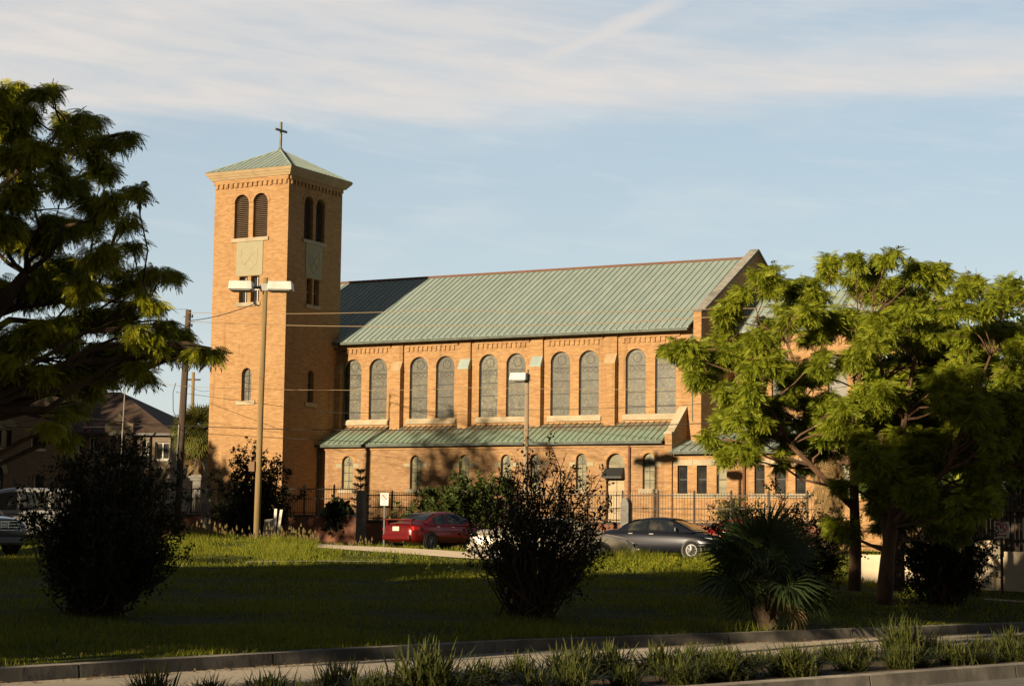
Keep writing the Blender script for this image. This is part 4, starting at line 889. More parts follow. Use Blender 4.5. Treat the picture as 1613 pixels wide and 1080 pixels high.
def car(name,label,cat,loc,heading,pm,kind='sedan',Lk=1.0,spoiler=False,grille=False,group='cars parked by the church',plate=True):
    t=thing(name,label,cat,loc,heading,group)
    if kind=='sedan':
        st=[(-2.36,.60,.40,.72,.80),(-2.30,.76,.30,.84,.93),(-2.05,.84,.24,.93,1.01),(-1.5,.87,.20,.96,1.03),(-.8,.885,.19,.955,1.0),(0,.89,.19,.94,.98),(.8,.885,.19,.925,.96),(1.4,.875,.20,.87,.93),(1.95,.83,.22,.76,.83),(2.25,.72,.28,.66,.71),(2.36,.56,.36,.56,.60)]
        prof=[(-1.62,1.0),(-1.30,1.18),(-.95,1.33),(-.5,1.41),(0,1.425),(.35,1.40),(.75,1.25),(1.15,1.07),(1.45,.93)]; wb,wr,zb=.83,.58,.94; wins=[(-1.18,-.42),(-.34,.62)]; wheels=(-1.42,1.42); wrad=.315
    elif kind=='suv':
        st=[(-2.30,.80,.45,.95,1.0),(-2.24,.88,.36,1.02,1.06),(-1.8,.93,.32,1.05,1.08),(-.8,.94,.30,1.05,1.08),(.3,.94,.30,1.04,1.08),(.9,.94,.30,1.03,1.09),(1.5,.93,.31,1.0,1.08),(2.05,.90,.33,.93,1.02),(2.3,.82,.40,.84,.92),(2.36,.74,.45,.70,.78)]
        prof=[(-2.26,1.06),(-2.12,1.45),(-1.98,1.74),(-1.5,1.82),(-.5,1.84),(.1,1.82),(.4,1.74),(.8,1.42),(1.15,1.08)]; wb,wr,zb=.90,.68,1.04; wins=[(-1.9,-1.1),(-1.02,-.22),(-.14,.62)]; wheels=(-1.4,1.42); wrad=.37
    ex=[s[0] for s in st]; W=lambda x:float(np.interp(x,ex,[s[1] for s in st])); ZT=lambda x:float(np.interp(x,ex,[s[4] for s in st])); ZS=lambda x:float(np.interp(x,ex,[s[3] for s in st]))
    k=Lk; X=lambda p:(p[0]*k,p[1],p[2])
    mb=MB(); secs=[]
    for (x,w_,z0,zs,zt) in st:
        h=[(0,z0),(.86*w_,z0),(.97*w_,z0+.1),(w_,z0+.26*(zs-z0)+.08),(w_*.995,z0+.62*(zs-z0)),(.955*w_,zs),(.74*w_,zt),(.4*w_,zt+.012),(0,zt+.018)]
        secs.append([(x,-a,z) for a,z in h]+[(x,a,z) for a,z in h[::-1][1:-1]])
    n=len(secs[0]); vs=[X(p) for s_ in secs for p in s_]
    fs=[(i*n+j,i*n+(j+1)%n,(i+1)*n+(j+1)%n,(i+1)*n+j) for i in range(len(secs)-1) for j in range(n)]+[tuple(range(n)),tuple(range((len(secs)-1)*n,len(secs)*n))]
    mb.add(vs,fs); body=mb.build('body',[pm],t,True)
    md=body.modifiers.new('s','SUBSURF'); md.levels=1; md.render_levels=1
    ZP=lambda x:float(np.interp(x,[p[0] for p in prof],[p[1] for p in prof]))
    def side(x,v,sg,off=0):
        zt=ZP(x); a=zb-.02; return (x*k,sg*(wb+(wr-wb)*min(1,max(0,(a+(zt-a)*v-a)/(1.42-.94 if kind=='sedan' else .8)))+off),a+(zt-a)*v+off*.3)
    mb=MB(); xs=np.linspace(prof[0][0],prof[-1][0],19); secs=[]
    for x in xs:
        s_=[side(x,v,-1) for v in (0,.5,.9)]; e=side(x,1.0,-1); top=[(e[0],e[1]*.82,e[2]+.012),(e[0],e[1]*.4,e[2]+.028),(e[0],0,e[2]+.032)]
        h=s_+top; secs.append(h+[(p[0],-p[1],p[2]) for p in h[::-1][1:]])
    n=len(secs[0]); mb.add([p for s_ in secs for p in s_],[(i*n+j,i*n+j+1,(i+1)*n+j+1,(i+1)*n+j) for i in range(len(secs)-1) for j in range(n-1)]); mb.build('roof',pm,t,True)
    for sg in (-1,1):
        for (a,b) in wins:
            q=np.linspace(a,b,7); mb=MB(); lo=[side(x,.14 if ZP(x)>zb+.2 else .2,sg,.008) for x in q]; hi=[side(x,.86,sg,.008) for x in q]
            mb.add(lo+hi,[(i,i+1,8+i,7+i) for i in range(6)]); mb.build('side_window',CGLASS,t)
        for wx in wheels:
            wy=sg*(W(wx)-.10); ax=(0,sg,0)
            mb=MB(); mb.disc((wx*k,sg*(W(wx)-.02),wrad),wrad+.065,ax,24,.026); mb.build('wheel_arch',BLACKP,t,False)
            wl=MB(); wl.disc((wx*k,wy,wrad),wrad,ax,26,.14,wrad*.66); wo=wl.build('wheel',TYRE,t)
            rm=MB(); rm.disc((wx*k,wy+sg*.03,wrad),wrad*.655,ax,22,.02); rm.cur=1
            for j in range(7):
                a=j*6.283/7; c,s_=math.cos(a),math.sin(a); p=Vector((wx*k,wy+sg*.1,wrad)); rm.tube([p,p+Vector((c,0,s_))*wrad*.62],[.045,.03],5)
            rm.disc((wx*k,wy+sg*.1,wrad),wrad*.66,ax,22,.025,wrad*.57); rm.build('rim',[BLACKP,RIM],wo)
        mx=.78 if kind=='sedan' else .8
        mb=MB(); mb.hexa([(mx*k,sg*.86,zb+.02),((mx+.09)*k,sg*.86,zb+.02),((mx+.07)*k,sg*1.0,zb+.03),((mx-.0)*k,sg*1.0,zb+.03)],[(mx*k,sg*.86,zb+.13),((mx+.07)*k,sg*.86,zb+.13),((mx+.05)*k,sg*.99,zb+.15),(mx*k,sg*.99,zb+.15)]); mb.build('mirror',pm,t)
        for hx in (wins[-1][0]+.08,wins[-2][0]+.08):
            mb=MB(); y=W(hx)*.985; mb.box((hx)*k,(hx+.17)*k,min(sg*y,sg*(y+.03)),max(sg*y,sg*(y+.03)),ZS(hx)-.10,ZS(hx)-.07); mb.build('door_handle',CHROME,t)
        zl=.62 if kind=='sedan' else .82; xe=2.18 if kind=='sedan' else 2.26
        mb=MB(); mb.hexa([((xe-.22)*k,sg*.78,zl),((xe+.04)*k,sg*.70,zl),((xe+.13)*k,sg*.42,zl),((xe-.1)*k,sg*.42,zl)],[((xe-.3)*k,sg*.76,zl+.13),((xe-.06)*k,sg*.69,zl+.12),((xe+.03)*k,sg*.42,zl+.11),((xe-.15)*k,sg*.42,zl+.11)]); mb.build('headlight',HEADL,t)
        xr=-2.30 if kind=='sedan' else -2.27; zt_=.72 if kind=='sedan' else .86; y0,y1=(.46,.79) if kind=='sedan' else (.72,.9)
        mb=MB(); mb.hexa([((xr-.03)*k,sg*y0,zt_),((xr+.03)*k,sg*y1,zt_),((xr+.3)*k,sg*(y1+.055),zt_+.02),((xr+.1)*k,sg*y0,zt_)],[((xr-.0)*k,sg*y0,zt_+.15),((xr+.05)*k,sg*(y1-.01),zt_+.15),((xr+.3)*k,sg*(y1+.045),zt_+.13),((xr+.1)*k,sg*y0,zt_+.15)] if kind=='sedan' else [((xr-.0)*k,sg*y0,zt_+.5),((xr+.0)*k,sg*(y1-.06),zt_+.5),((xr+.2)*k,sg*(y1-.02),zt_+.5),((xr+.1)*k,sg*y0,zt_+.5)]); mb.build('tail_light',TAILL,t)
        mb=MB(); y=W(0)+.002; mb.box(-1.02*k,1.02*k,min(sg*(y-.02),sg*(y+.014)),max(sg*(y-.02),sg*(y+.014)),.5,.55); mb.build('side_moulding',pm,t)
    # front and rear glass follow the roof profile
    def glass(xa,xb,nm):
        q=np.linspace(xa,xb,6); mb=MB(); vs=[]
        for x in q:
            e=side(x,1.0,-1); off=.012
            for f_ in (-.9,-.45,0,.45,.9): 
                zz=e[2]+.012+.02*(1-abs(f_))+off; dx=(.012 if xb>0 else -.012); vs.append((e[0]+dx,abs(e[1])*f_,zz))
        mb.add(vs,[(i*5+j,i*5+j+1,(i+1)*5+j+1,(i+1)*5+j) for i in range(5) for j in range(4)]); mb.build(nm,CGLASS,t,True)
    if kind=='sedan': glass(.42,1.36,'windscreen'); glass(-1.5,-.82,'rear_window')
    else: glass(.38,1.08,'windscreen'); glass(-2.2,-2.02,'rear_window')
    xr=min(ex); xf=max(ex)
    mb=MB(); mb.box((xr-.07)*k,(xr+.14)*k,-.68,.68,.36,.56); o=mb.build('rear_bumper',pm,t); bv=o.modifiers.new('b','BEVEL'); bv.width=.05; bv.segments=3
    mb=MB(); mb.box((xf-.2)*k,(xf+.05)*k,-.64,.64,.3,.5); o=mb.build('front_bumper',pm,t); bv=o.modifiers.new('b','BEVEL'); bv.width=.05; bv.segments=3
    if plate:
        mb=MB(); z=.70 if kind=='sedan' else .78; mb.box((xr-.03 if kind=='sedan' else xr-.005)*k-.02,(xr)*k,-.16,.16,z,z+.16); mb.build('license_plate',PLATEM,t)
    mb=MB(); mb.box((xf-.03)*k,(xf+.012)*k,-.38,.38,.52 if kind=='sedan' else .66,.64 if kind=='sedan' else .98); gr=mb.build('grille',BLACKP,t)
    if grille:
        mb=MB()
        for z in (.68,.76,.84,.92): mb.box((xf+.012)*k,(xf+.035)*k,-.55,.55,z,z+.022)
        mb.build('grille_bar',CHROME,t)
        mb=MB(); x=(xf+.035)*k; mb.box(x,x+.02,-.13,-.09,.74,.9); mb.box(x,x+.02,.09,.13,.74,.9); mb.box(x,x+.02,-.15,.15,.885,.915); mb.box(x,x+.02,-.07,.07,.8,.83); mb.build('emblem',CHROME,t)
    if spoiler:
        mb=MB(); mb.hexa([(-2.34*k,-.72,1.10),(-2.1*k,-.70,1.12),(-2.1*k,.70,1.12),(-2.34*k,.72,1.10)],[(-2.34*k,-.72,1.135),(-2.1*k,-.70,1.15),(-2.1*k,.70,1.15),(-2.34*k,.72,1.135)])
        for y in (-.6,.6): mb.box(-2.26*k,-2.16*k,y-.03,y+.03,.9,1.11)
        mb.build('spoiler',pm,t)
        mb=MB(); mb.tube([(-2.48*k,-.45,.3),(-2.3*k,-.45,.3)],.04,8); mb.build('exhaust',CHROME,t)
    return t
RED=paint('red_car_paint',(.16,.008,.007),.25); TAN=paint('pale_gold_paint',(.52,.47,.38),.35); NAVY=paint('navy_paint',(.018,.020,.032),.4); REDS=paint('bright_red_paint',(.34,.02,.012),.1); WHI=paint('white_car_paint',(.30,.30,.30),0); SLATE=paint('slate_paint',(.035,.042,.055),.3)
def g3(px,d,dz=-.02): return gpt(px,d,dz)
car('parked_car','red sedan with a boot spoiler seen from behind by the brick wall','car',g3(690,75.0),R_(51),RED,spoiler=True)
car('parked_car','pale gold sedan mostly hidden behind the middle lawn bush','car',g3(872,61.0),R_(-9),TAN,Lk=1.08)
car('parked_car','dark navy sedan parked side on below the iron fence','car',g3(1048,69.3),R_(-27),NAVY,Lk=.94)
car('parked_car','bright red car half hidden behind the fan palm','car',g3(1190,77),R_(-24),REDS)
car('parked_car','white sport utility car at the left edge behind the dark truck','car',g3(18,64),R_(180+12),WHI,'suv',1.1)
car('parked_truck','dark slate truck with a chrome barred grille facing us at the left edge','truck',g3(-76,55),R_(-42),SLATE,'suv',1.05,grille=True)

# ------------------------------------------------------------------ poles, lamps, signs
POLEW=noisy('weathered_pole_wood',(.34,.245,.12),(.24,.17,.08),5,.9,bump=.5,stretch=(1,1,.08)); POLED=noisy('dark_pole_wood',(.12,.085,.06),(.075,.055,.04),5,.9,bump=.5,stretch=(1,1,.08)); GREYM,_,_=mat('grey_metal',(.30,.30,.29),.5,.4)
LAMPB=noisy('lamp_housing',(.62,.62,.60),(.52,.52,.5),3,.5)
def zpx(py,d,px=806): return at(px,py,d)[2]
b=gpt(404,71); h=zpx(437,71,408)-b[2]
t=thing('lamp_pole','tall wooden pole carrying two box floodlights in front of the bell tower','lamp pole',b)
mb=MB(); mb.tube([(0,0,-.2),(.03,0,h*.5),(.09,0,h)],[.12,.105,.09],12); mb.build('pole',POLEW,t,True)
mb=MB(); mb.box(-.75,.9,-.05,.05,h-.42,h-.32); mb.box(-.08,.26,-.16,.16,h-.5,h-.24); mb.build('bracket',GREYM,t)
for (x0,x1) in ((-1.19,-.32),(.22,1.12)):
    mb=MB(); mb.hexa([(x0,-.62,h-.5),(x1,-.62,h-.5),(x1,.28,h-.5),(x0,.28,h-.5)],[(x0+.03,-.58,h-.19),(x1-.03,-.58,h-.19),(x1-.03,.24,h-.19),(x0+.03,.24,h-.19)]); hd=mb.build('lamp_head',LAMPB,t); bv=hd.modifiers.new('b','BEVEL'); bv.width=.025; bv.segments=2
    hd.rotation_euler=(0,0,CH_ANG*.0)
    mb=MB(); mb.box(x0+.08,x1-.08,-.55,.2,h-.53,h-.502); mb.build('lamp_lens',GREYM,hd)
mb=MB(); mb.box(-.33,-.13,-.14,.06,2.5,2.85); mb.build('meter_box',noisy('tan_box',(.33,.2,.12),(.28,.17,.1),3,.7),t)
mb=MB(); mb.tube([(-.1,-.1,h-1.05),(-.28,-.1,h-1.0)],.03,6); mb.tube([(-.28,-.1,h-1.0),(-.28,-.1,h-.9)],.05,6); mb.build('insulator',DARKM,t)
b=gpt(826,77); h=zpx(588,77,827)-b[2]
t=thing('lamp_pole','slim pole with one box lamp head in front of the church windows','lamp pole',b)
mb=MB(); mb.tube([(0,0,-.2),(.02,0,h*.6),(.03,0,h-.0)],[.11,.095,.08],10); mb.build('pole',noisy('pale_pole',(.36,.28,.19),(.3,.23,.16),4,.8,stretch=(1,1,.1)),t,True)
mb=MB(); mb.hexa([(-.6,-.45,h-.28),(.06,-.45,h-.28),(.06,.4,h-.28),(-.6,.4,h-.28)],[(-.56,-.4,h+.0),(.06,-.42,h+.0),(.06,.38,h+.0),(-.56,.36,h+.0)]); hd=mb.build('lamp_head',LAMPB,t); hd.rotation_euler=(0,0,-.25)
mb=MB(); mb.box(-.5,.0,-.38,.3,h-.31,h-.282); mb.build('lamp_lens',GREYM,hd)
mb=MB(); mb.tube([(.06,0,h),(.06,0,h+.16)],.03,6); mb.build('photocell',DARKM,t)
# leaning utility pole on the left
b=gpt(276,90); top=at(297,488,90)
t=thing('utility_pole','dark leaning utility pole between the brown school and the bell tower','utility pole',b)
h=top[2]-b[2]; lx=top[0]-b[0]
mb=MB(); mb.tube([(0,0,-.2),(lx*.5,0,h*.5),(lx,0,h)],[.2,.17,.13],10); mb.build('pole',POLED,t,True)
mb=MB(); mb.tube([(-.12,-.17,.1),(-.1+lx*.5,-.19,h*.5)],.035,6); mb.build('conduit',GREYM,t)
mb=MB(); mb.tube([(lx*.5-.1,-.18,h*.5),(lx*.55-.4,-.2,h*.56),(lx*.6-.45,-.2,h*.64),(lx*.65-.35,-.2,h*.68)],.018,5)
for q in (.97,.93,.86): mb.tube([(lx*q-.2,-.05,h*q),(lx*q+.2,-.05,h*q)],.02,5); mb.tube([(lx*q+.2,-.05,h*q-.05),(lx*q+.2,-.05,h*q+.1)],.04,6)
mb.build('fitting',DARKM,t)
b=gpt(297,132); h=zpx(586,132,298)-b[2]
t=thing('utility_pole','thin pale utility pole far behind the leaning pole','utility pole',b); mb=MB(); mb.tube([(0,0,-.2),(0,0,h)],[.16,.11],8); mb.build('pole',POLEW,t,True); mb=MB(); mb.box(-.5,.5,-.05,.05,h-.55,h-.45); mb.build('crossarm',POLED,t)
b=gpt(1539,50.5); h=zpx(560,50.5,1539)-b[2]
t=thing('utility_pole','sunlit wooden utility pole with a metal conduit behind the right bush','utility pole',b)
mb=MB(); mb.tube([(0,0,-.2),(0,0,h)],[.14,.11],10); mb.build('pole',POLEW,t,True); mb=MB(); mb.tube([(.17,-.05,0),(.15,-.05,h*.62)],.03,6); mb.build('conduit',GREYM,t)
# no parking signs
SWHITE,_,_=mat('sign_white',(.72,.70,.66),.5); SRED,_,_=mat('sign_red',(.50,.03,.03),.5); SBLK,_,_=mat('sign_black',(.02,.02,.02),.5)
def text_mesh(body,size,fn,mt,parent,name):
    cu=bpy.data.curves.new('t','FONT'); cu.body=body; cu.size=size; cu.align_x='CENTER'; cu.align_y='CENTER'; cu.extrude=.002; ob=bpy.data.objects.new('t',cu); sc.collection.objects.link(ob)
    me=bpy.data.meshes.new_from_object(ob.evaluated_get(bpy.context.evaluated_depsgraph_get())); bpy.data.objects.remove(ob); bpy.data.curves.remove(cu)
    mb=MB(); mb.add([fn(v.co.x,v.co.y,v.co.z) for v in me.vertices],[tuple(p.vertices) for p in me.polygons]); return mb.build(name,mt,parent)
def sign(label,px,d,pyt,pyb,arrow,wid,ang=0):
    b=gpt(px,d); t=thing('no_parking_sign',label,'sign',b,ang); zt=at(px,pyt,d)[2]-b[2]; zb_=at(px,pyb,d)[2]-b[2]; hh=zt-zb_; zc=(zt+zb_)/2
    mb=MB(); mb.box(-.03,.03,.012,.05,-.2,zt-.02); mb.build('post',DARKM if not arrow else POLED,t)
    mb=MB(); mb.box(-wid/2,wid/2,0,.01,zb_,zt); pl=mb.build('sign_plate',SWHITE,t); bv=pl.modifiers.new('b','BEVEL'); bv.width=.004
    cz=zc+hh*.17; r=wid*.38
    mb=MB(); mb.disc((0,-.001,cz),r,(0,-1,0),28,.004,r*.8); mb.tube([(-r*.62,-.0045,cz+r*.62),(r*.62,-.0045,cz-r*.62)],.016,4); mb.build('prohibition_ring',SRED,pl)
    text_mesh('P',r*1.55,lambda x,y,z:(x,-.003-z*.5,cz+y),SBLK,pl,'letter')
    if arrow:
        mb=MB(); z=zc-hh*.34; mb.box(-wid*.3,wid*.22,-.004,-.001,z-.012,z+.012); mb.prism([(wid*.2,z-.04),(wid*.34,z),(wid*.2,z+.04)],lambda u,v,q:(u,q,v),-.004,-.001); mb.build('arrow',SRED,pl)
    else:
        text_mesh('ANY\nTIME',hh*.15,lambda x,y,z:(x,-.003-z*.5,zc-hh*.3+y),SRED,pl,'lettering')
sign('white no parking sign on a thin black post left of the red sedan',604,73.6,776,795.5,False,.32,-.25)
sign('white no parking sign with a red arrow in front of the picket fence at right',1579,43.2,821,847,True,.32,-.1)
# leaning white board and plank at the pole's foot
b=gpt(424,75.5); t=thing('leaning_board','white board and narrow planks leaning together beside the lamp pole foot','board',b)
mb=MB(); mb.hexa([(-.3,-.1,.0),(.22,-.1,0),(.22,-.06,0),(-.3,-.06,0)],[(-.22,.2,.86),(.2,.2,.92),(.2,.24,.92),(-.22,.24,.86)]); mb.build('board',noisy('dirty_white',(.5,.47,.43),(.36,.33,.3),3,.7),t)
for (x,h,l) in ((.2,1.28,.0),(.3,1.25,.12)):
    mb=MB(); mb.hexa([(x-.05,-.16,0),(x+.05,-.16,0),(x+.05,-.11,0),(x-.05,-.11,0)],[(x-.05+l,.14,h),(x+.05+l,.14,h),(x+.05+l,.19,h),(x-.05+l,.19,h)]); mb.build('plank',WHITEP,t)
# ------------------------------------------------------------------ right edge: retaining wall, slat fence, shed
WALLW=noisy('cream_stucco',(.66,.56,.42),(.58,.48,.35),1.6,.85,bump=.1,c3=(.5,.42,.31))
a=gpt(1340,48.2); e=gpt(1760,43.0); ang=math.atan2(e[1]-a[1],e[0]-a[0]); L=math.hypot(e[0]-a[0],e[1]-a[1])
t=thing('retaining_wall','pale cream stucco retaining wall at the right edge behind the sign','wall',(a[0],a[1],min(a[2],e[2])-.1),ang)
mb=MB(); mb.box(0,L*.61,0,.3,-.2,1.05); mb.box(L*.61,L,-.06,.3,-.2,1.18); mb.build('wall_face',WALLW,t)
mb=MB(); mb.box(L*.5,L*.575,-.1,.2,-.2,1.35); mb.box(L*.49,L*.585,-.14,.24,1.35,1.43); mb.build('pier',WALLW,t)
t=thing('picket_fence','dark weathered picket fence standing above the pale retaining wall','fence',(a[0]+.15,a[1]+.45,a[2]+.0),ang)
PICK=noisy('weathered_picket',(.10,.075,.05),(.06,.045,.03),5,.95,stretch=(1,1,.1))
mb=MB(); x=L*.12
while x<L: mb.box(x,x+.075,.5,.53,.6,2.15+rng.uniform(-.05,.05)); x+=.11
o=mb.build('picket',PICK,t); tag(o,kind='stuff')
mb=MB(); mb.box(L*.12,L,.53,.59,1.0,1.08); mb.box(L*.12,L,.45,.497,1.72,1.80); mb.build('rail',PICK,t)
for q in np.linspace(.13,.99,7):
    mb=MB(); mb.box(L*q-.05,L*q+.05,.59,.69,.0,2.05); mb.build('post',PICK,t)
b=gpt(1605,60); t=thing('shed','dark open shed with a pale eave edge behind the picket fence','shed',b,ang)
DW,_,_=mat('dark_shed_boards',(.02,.017,.014),.9)
mb=MB(); mb.box(-1.6,4,0,3,-.2,2.7); mb.build('wall',DW,t); mb=MB(); mb.hexa([(-1.8,-.6,2.95),(4.2,-.6,2.8),(4.2,3.3,2.85),(-1.8,3.3,3.0)],[(-1.8,-.6,3.05),(4.2,-.6,2.9),(4.2,3.3,3.4),(-1.8,3.3,3.5)]); rf=mb.build('roof',DW,t)
mb=MB(); mb.hexa([(-.4,-.66,2.9),(4.2,-.66,2.8),(4.2,-.605,2.8),(-.4,-.605,2.9)],[(-.4,-.66,3.0),(4.2,-.66,2.9),(4.2,-.605,2.9),(-.4,-.605,3.0)]); mb.build('eave_board',WHITEP,rf)
# ------------------------------------------------------------------ brown brick school on the left
SROOF=noisy('brown_roof_tiles',(.085,.055,.04),(.055,.036,.027),2,.8,stretch=(1,6,6))
dS=120.0; P=lambda px,py,d=dS:at(px,py,d)
b=P(140,850); b[2]=1.1; t=thing('school_building','brown brick school with a dark tiled hip roof and an arched entrance','school',b,R_(-9))
def lx(px): return (P(px,700)[0]-b[0])/math.cos(R_(-9))
def lz(py,px=140): return P(px,py)[2]-b[2]
x0,xm,x1=lx(-120),lx(112),lx(272); ze=lz(682,200); zr=lz(611,150)
holes=[('pair',rect(lx(1),lx(29),lz(706,15),lz(676,15))),('win',rect(lx(59),lx(84),lz(709,70),lz(681,70))),('arch',arch(lx(-17),lx(18),lz(800,0),lz(728,0))),('win',rect(lx(66),lx(84),lz(775,70),lz(748,70)))]
mb=MB(); panel(mb,[(x0,-.5),(xm-.3,-.5),(xm-.3,lz(640,100)),(lx(70),zr-.1),(lx(-30),zr-.1),(x0,zr-.1)],[h for _,h in holes],.4,fF(-1.5)); mb.box(xm-.7,xm-.3,-1.1,0,-.5,lz(640,100)-.4)
holes2=[('pair',rect(lx(116),lx(128),lz(712,120),lz(687,120))),('pair',rect(lx(139),lx(153),lz(711,145),lz(688,145))),('win',rect(lx(178),lx(187),lz(712,182),lz(686,182))),('win',rect(lx(192),lx(201),lz(712,196),lz(687,196))),('pair',rect(lx(226),lx(237),lz(716,230),lz(694,230))),('pair',rect(lx(247),lx(270),lz(724,258),lz(697,258))),('pair',rect(lx(247),lx(270),lz(790,258),lz(762,258))),('pair',rect(lx(139),lx(153),lz(790,145),lz(762,145)))]
panel(mb,rect(xm-.3,x1,-.5,ze),[h for _,h in holes2],.4,fF(0)); mb.box(x1-.4,x1,.4,11,-.5,ze); mb.box(x0,x1,10.6,11,-.5,ze)
panel(mb,[(lx(168),-.5),(lx(214),-.5),(lx(214),lz(668,190)),(lx(201),lz(664,190)),(lx(191),lz(651,190)),(lx(181),lz(664,190)),(lx(168),lz(668,190))],[holes2[2][1],holes2[3][1]],.3,fF(-.32))
wl=mb.build('wall',SBRICK,t)
for y,hs in ((-1.5,holes),(0,holes2)):
    for kind,poly in hs:
        u0=min(p[0] for p in poly);u1=max(p[0] for p in poly);z0=min(p[1] for p in poly);z1=max(p[1] for p in poly); mb=MB(); f=.07
        if kind=='arch':
            mb.prism(poly,lambda u,v,w:(u,w,v),y+.3,y+.34); mb.cur=1; mb.box(u0+.3,u1-.3,y+.2,y+.29,z0,z0+(z1-z0)*.6); mb.build('entrance_door',[GLASS,WHITEP],wl)
            mb=MB(); mb.prism(ring_top(u0,u1,z1,.3),lambda u,v,w:(u,w,v),y-.06,y+.05); mb.build('stone_arch',STONEG,wl); continue
        mb.box(u0,u1,y+.25,y+.28,z0,z1); mb.cur=1
        for a_ in ([u0,u1-f] if kind=='win' else [u0,(u0+u1)/2-f/2,u1-f]): mb.box(a_,a_+f,y+.18,y+.248,z0,z1)
        mb.box(u0,u1,y+.19,y+.246,z1-f,z1); mb.box(u0,u1,y+.17,y+.247,z0,z0+f); mb.box(u0-.1,u1+.1,y-.06,y+.16,z0-.09,z0-.005)
        mb.build('window',[GLASS,WHITEP],wl)
mb=MB(); c=Vector((lx(18),-1.52,lz(638,18))); mb.disc(c,.55,(0,-1,0),20,.08,.42); mb.cur=1; mb.disc(c,.42,(0,-1,0),20,.02); mb.build('round_window',[STONEG,GLASS],wl)
mb=MB(); c=lx(18); z=lz(706,15); mb.tube([(c,-1.62,z),(c,-1.62,z+.5),(c,-1.62,z+.95),(c,-1.62,z+1.1),(c,-1.62,z+1.25)],[.2,.15,.17,.07,.02],8); mb.tube([(c,-1.62,z+1.08),(c,-1.62,z+1.32)],[.1,.06],8); mb.build('statue',STONE,wl,True)
for u in (lx(7),lx(25)):
    mb=MB(); mb.prism(ring_top(u-.32,u+.32,lz(667,15)+.1,.12)[:17],lambda u,v,w:(u,w,v),-1.55,-1.49); mb.build('stone_hood',STONE,wl)
for u in (lx(182.5),lx(196.5)):
    mb=MB(); mb.prism(ring_top(u-.22,u+.22,lz(681,190)+.06,.1)[:17],lambda u,v,w:(u,w,v),-.37,-.31); mb.build('stone_hood',STONE,wl)
mb=MB(); xr0,xr1=lx(60),lx(187)-1.9; yb=11.2; zrr=zr+.15
A=[(xm-.6,-.35,ze-.02),(x1+.35,-.35,ze-.02),(x1+.35,yb,ze-.02),(x0,yb,ze-.02),(x0,-.35,ze-.02)]; r0=(x0+2,5.4,zrr); r1=(xr1,5.4,zrr)
mb.add([A[4],A[1],A[2],A[3],r0,r1],[(0,1,5,4),(1,2,5),(2,3,4,5),(3,0,4),(3,2,1,0)])
mb.add([(lx(-60),-1.4,zr-.35),(lx(70),-1.4,zr-.35),(lx(112),-1.4,lz(642,100)-.25),(lx(112),5,zr-.2),(lx(-60),5,zr-.2)],[(0,1,2,3,4)]) if False else None
rf=mb.build('roof',SROOF,t); mb=MB(); mb.box(xm-.3,x1+.4,-.45,-.352,ze-.16,ze-.02); mb.build('gutter',DARKM,rf)
mb=MB(); mb.box(lx(112)-.6,lx(112)-.29,-1.6,-1.05,lz(640,100)-.001,lz(640,100)+.1); mb.build('parapet_cap',STONEG,wl)
mb=MB(); mb.tube([(lx(240),-.08,ze-.2),(lx(240),-.08,0)],.06,6); mb.build('downpipe',DARKM,t)
b=gpt(184,108); h=zpx(545,108,190)-b[2]; t=thing('flagpole','thin white flagpole with a hanging striped flag in front of the school roof','flagpole',b)
mb=MB(); mb.tube([(0,0,0),(.1,0,h*.5),(.25,0,h)],[.04,.035,.025],8); mb.build('pole',noisy('dull_pole_paint',(.30,.29,.27),(.22,.21,.2),3,.6),t,True)
FL=bpy.data.materials.new('flag_cloth'); FL.use_nodes=True; fn=FL.node_tree; tcn=N(fn,'ShaderNodeTexCoord'); sp_=N(fn,'ShaderNodeSeparateXYZ',{0:tcn.outputs['Object']})
st_=M_(fn,'GREATER_THAN',M_(fn,'FRACT',M_(fn,'MULTIPLY',M_(fn,'ADD',sp_.outputs[0],M_(fn,'MULTIPLY',sp_.outputs[2],.22)),7.0)),.5)
cc=MIX(fn,st_,(.42,.03,.04),(.6,.57,.55)); cc=MIX(fn,M_(fn,'GREATER_THAN',sp_.outputs[2],h-.55),cc,(.03,.04,.12)); fn.links.new(cc,fn.nodes['Principled BSDF'].inputs['Base Color'])
mb=MB(); vs=[]
for i in range(13):
    z=h-.1-i*.13
    for j in range(9):
        u=j/8; vs.append((.26+u*.55*(.5+.5*(i/12)**.5)*(1-.25*(i>10)),.10*math.sin(u*9+i*.2),z-u*.35*(1-i/14)))
mb.add(vs,[(i*9+j,i*9+j+1,(i+1)*9+j+1,(i+1)*9+j) for i in range(12) for j in range(8)]); mb.build('flag',FL,t,True)
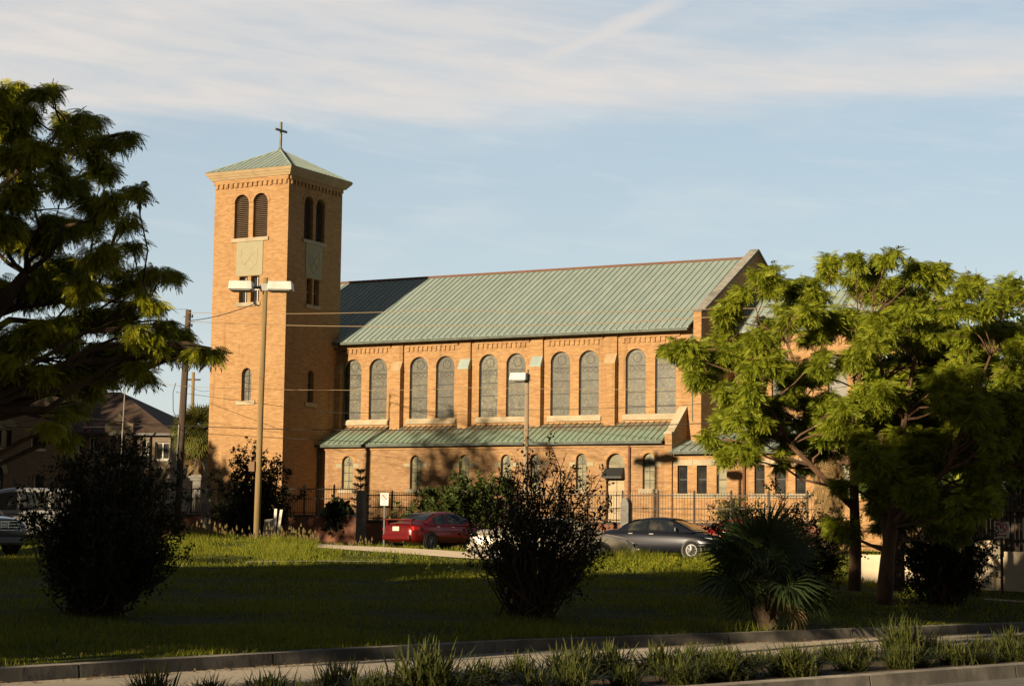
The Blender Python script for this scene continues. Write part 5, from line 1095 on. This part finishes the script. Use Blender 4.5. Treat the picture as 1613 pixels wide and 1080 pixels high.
# ------------------------------------------------------------------ overhead wires
WIREM,_,_=mat('dark_wire',(.03,.028,.026),.7); WIREL,_,_=mat('pale_wire',(.34,.25,.15),.5)
def wire(label,pts,r,mt,sag=0.0,group='overhead wires'):
    P=[at(*p) for p in pts]; Q=[]
    for a,b_ in zip(P[:-1],P[1:]):
        n=10
        for i in range(n): u=i/n; q=a+(b_-a)*u; q[2]-=sag*4*u*(1-u); Q.append(q)
    Q.append(P[-1]); o=Q[0].copy(); mb=MB(); mb.tube([q-o for q in Q],r,5); tag(mb.build('overhead_wire',mt,loc=o),label,'wire',group)
wire('dark wire from the leaning pole top to the floodlight pole',[(297,505,89.8),(405,477,71)],.018,WIREM,.12)
wire('upper sunlit pale wire crossing the tower and green roof',[(296,492,89.8),(700,488,76),(1113,487,64),(1700,455,50)],.012,WIREL,.1)
wire('lower sunlit pale wire of the pair crossing the tower and green roof',[(296,506,89.8),(700,513,76),(1108,500,64),(1700,470,50)],.014,WIREL,.1)
wire('thin pale wire crossing the middle of the nave windows',[(-30,560,95),(285,608,90),(530,614,82),(747,610,78),(1140,612,68),(1700,560,50)],.009,WIREL,.05)
wire('dark cable running along the foot of the nave windows',[(285,618,90),(530,650,84),(840,645,79),(1078,638,73),(1400,600,62)],.010,WIREM,.03)
wire('thick dark cable low across the tower and the aisle roof',[(-30,672,96),(285,670,89.9),(540,677,84),(835,673,77),(1140,665,70),(1700,650,55)],.017,WIREM,.04)
wire('dark cable just below the aisle gutter',[(285,680,89.9),(540,694,84),(838,701,77),(1140,699,70),(1700,690,55)],.012,WIREM,.03)
wire('thin dark wire leaving the leaning pole towards the far pole',[(277,617,90),(298,606,130),(330,615,140)],.012,WIREM,.2)
wire('dark wire in front of the brown school wall',[(-40,672,80),(90,650,84),(283,668,89.9)],.012,WIREM,.15)
wire('sunlit pale wire sloping across the school roof',[(-40,640,70),(176,662,82),(280,673,90)],.014,WIREL,.02)
wire('thin wire high between the left tree and the leaning pole',[(60,470,60),(296,487,89.8)],.008,WIREM,.1)
wire('thin guy wire slanting down to the retaining wall',[(1584,770,46),(1604,830,45)],.010,WIREM,0)
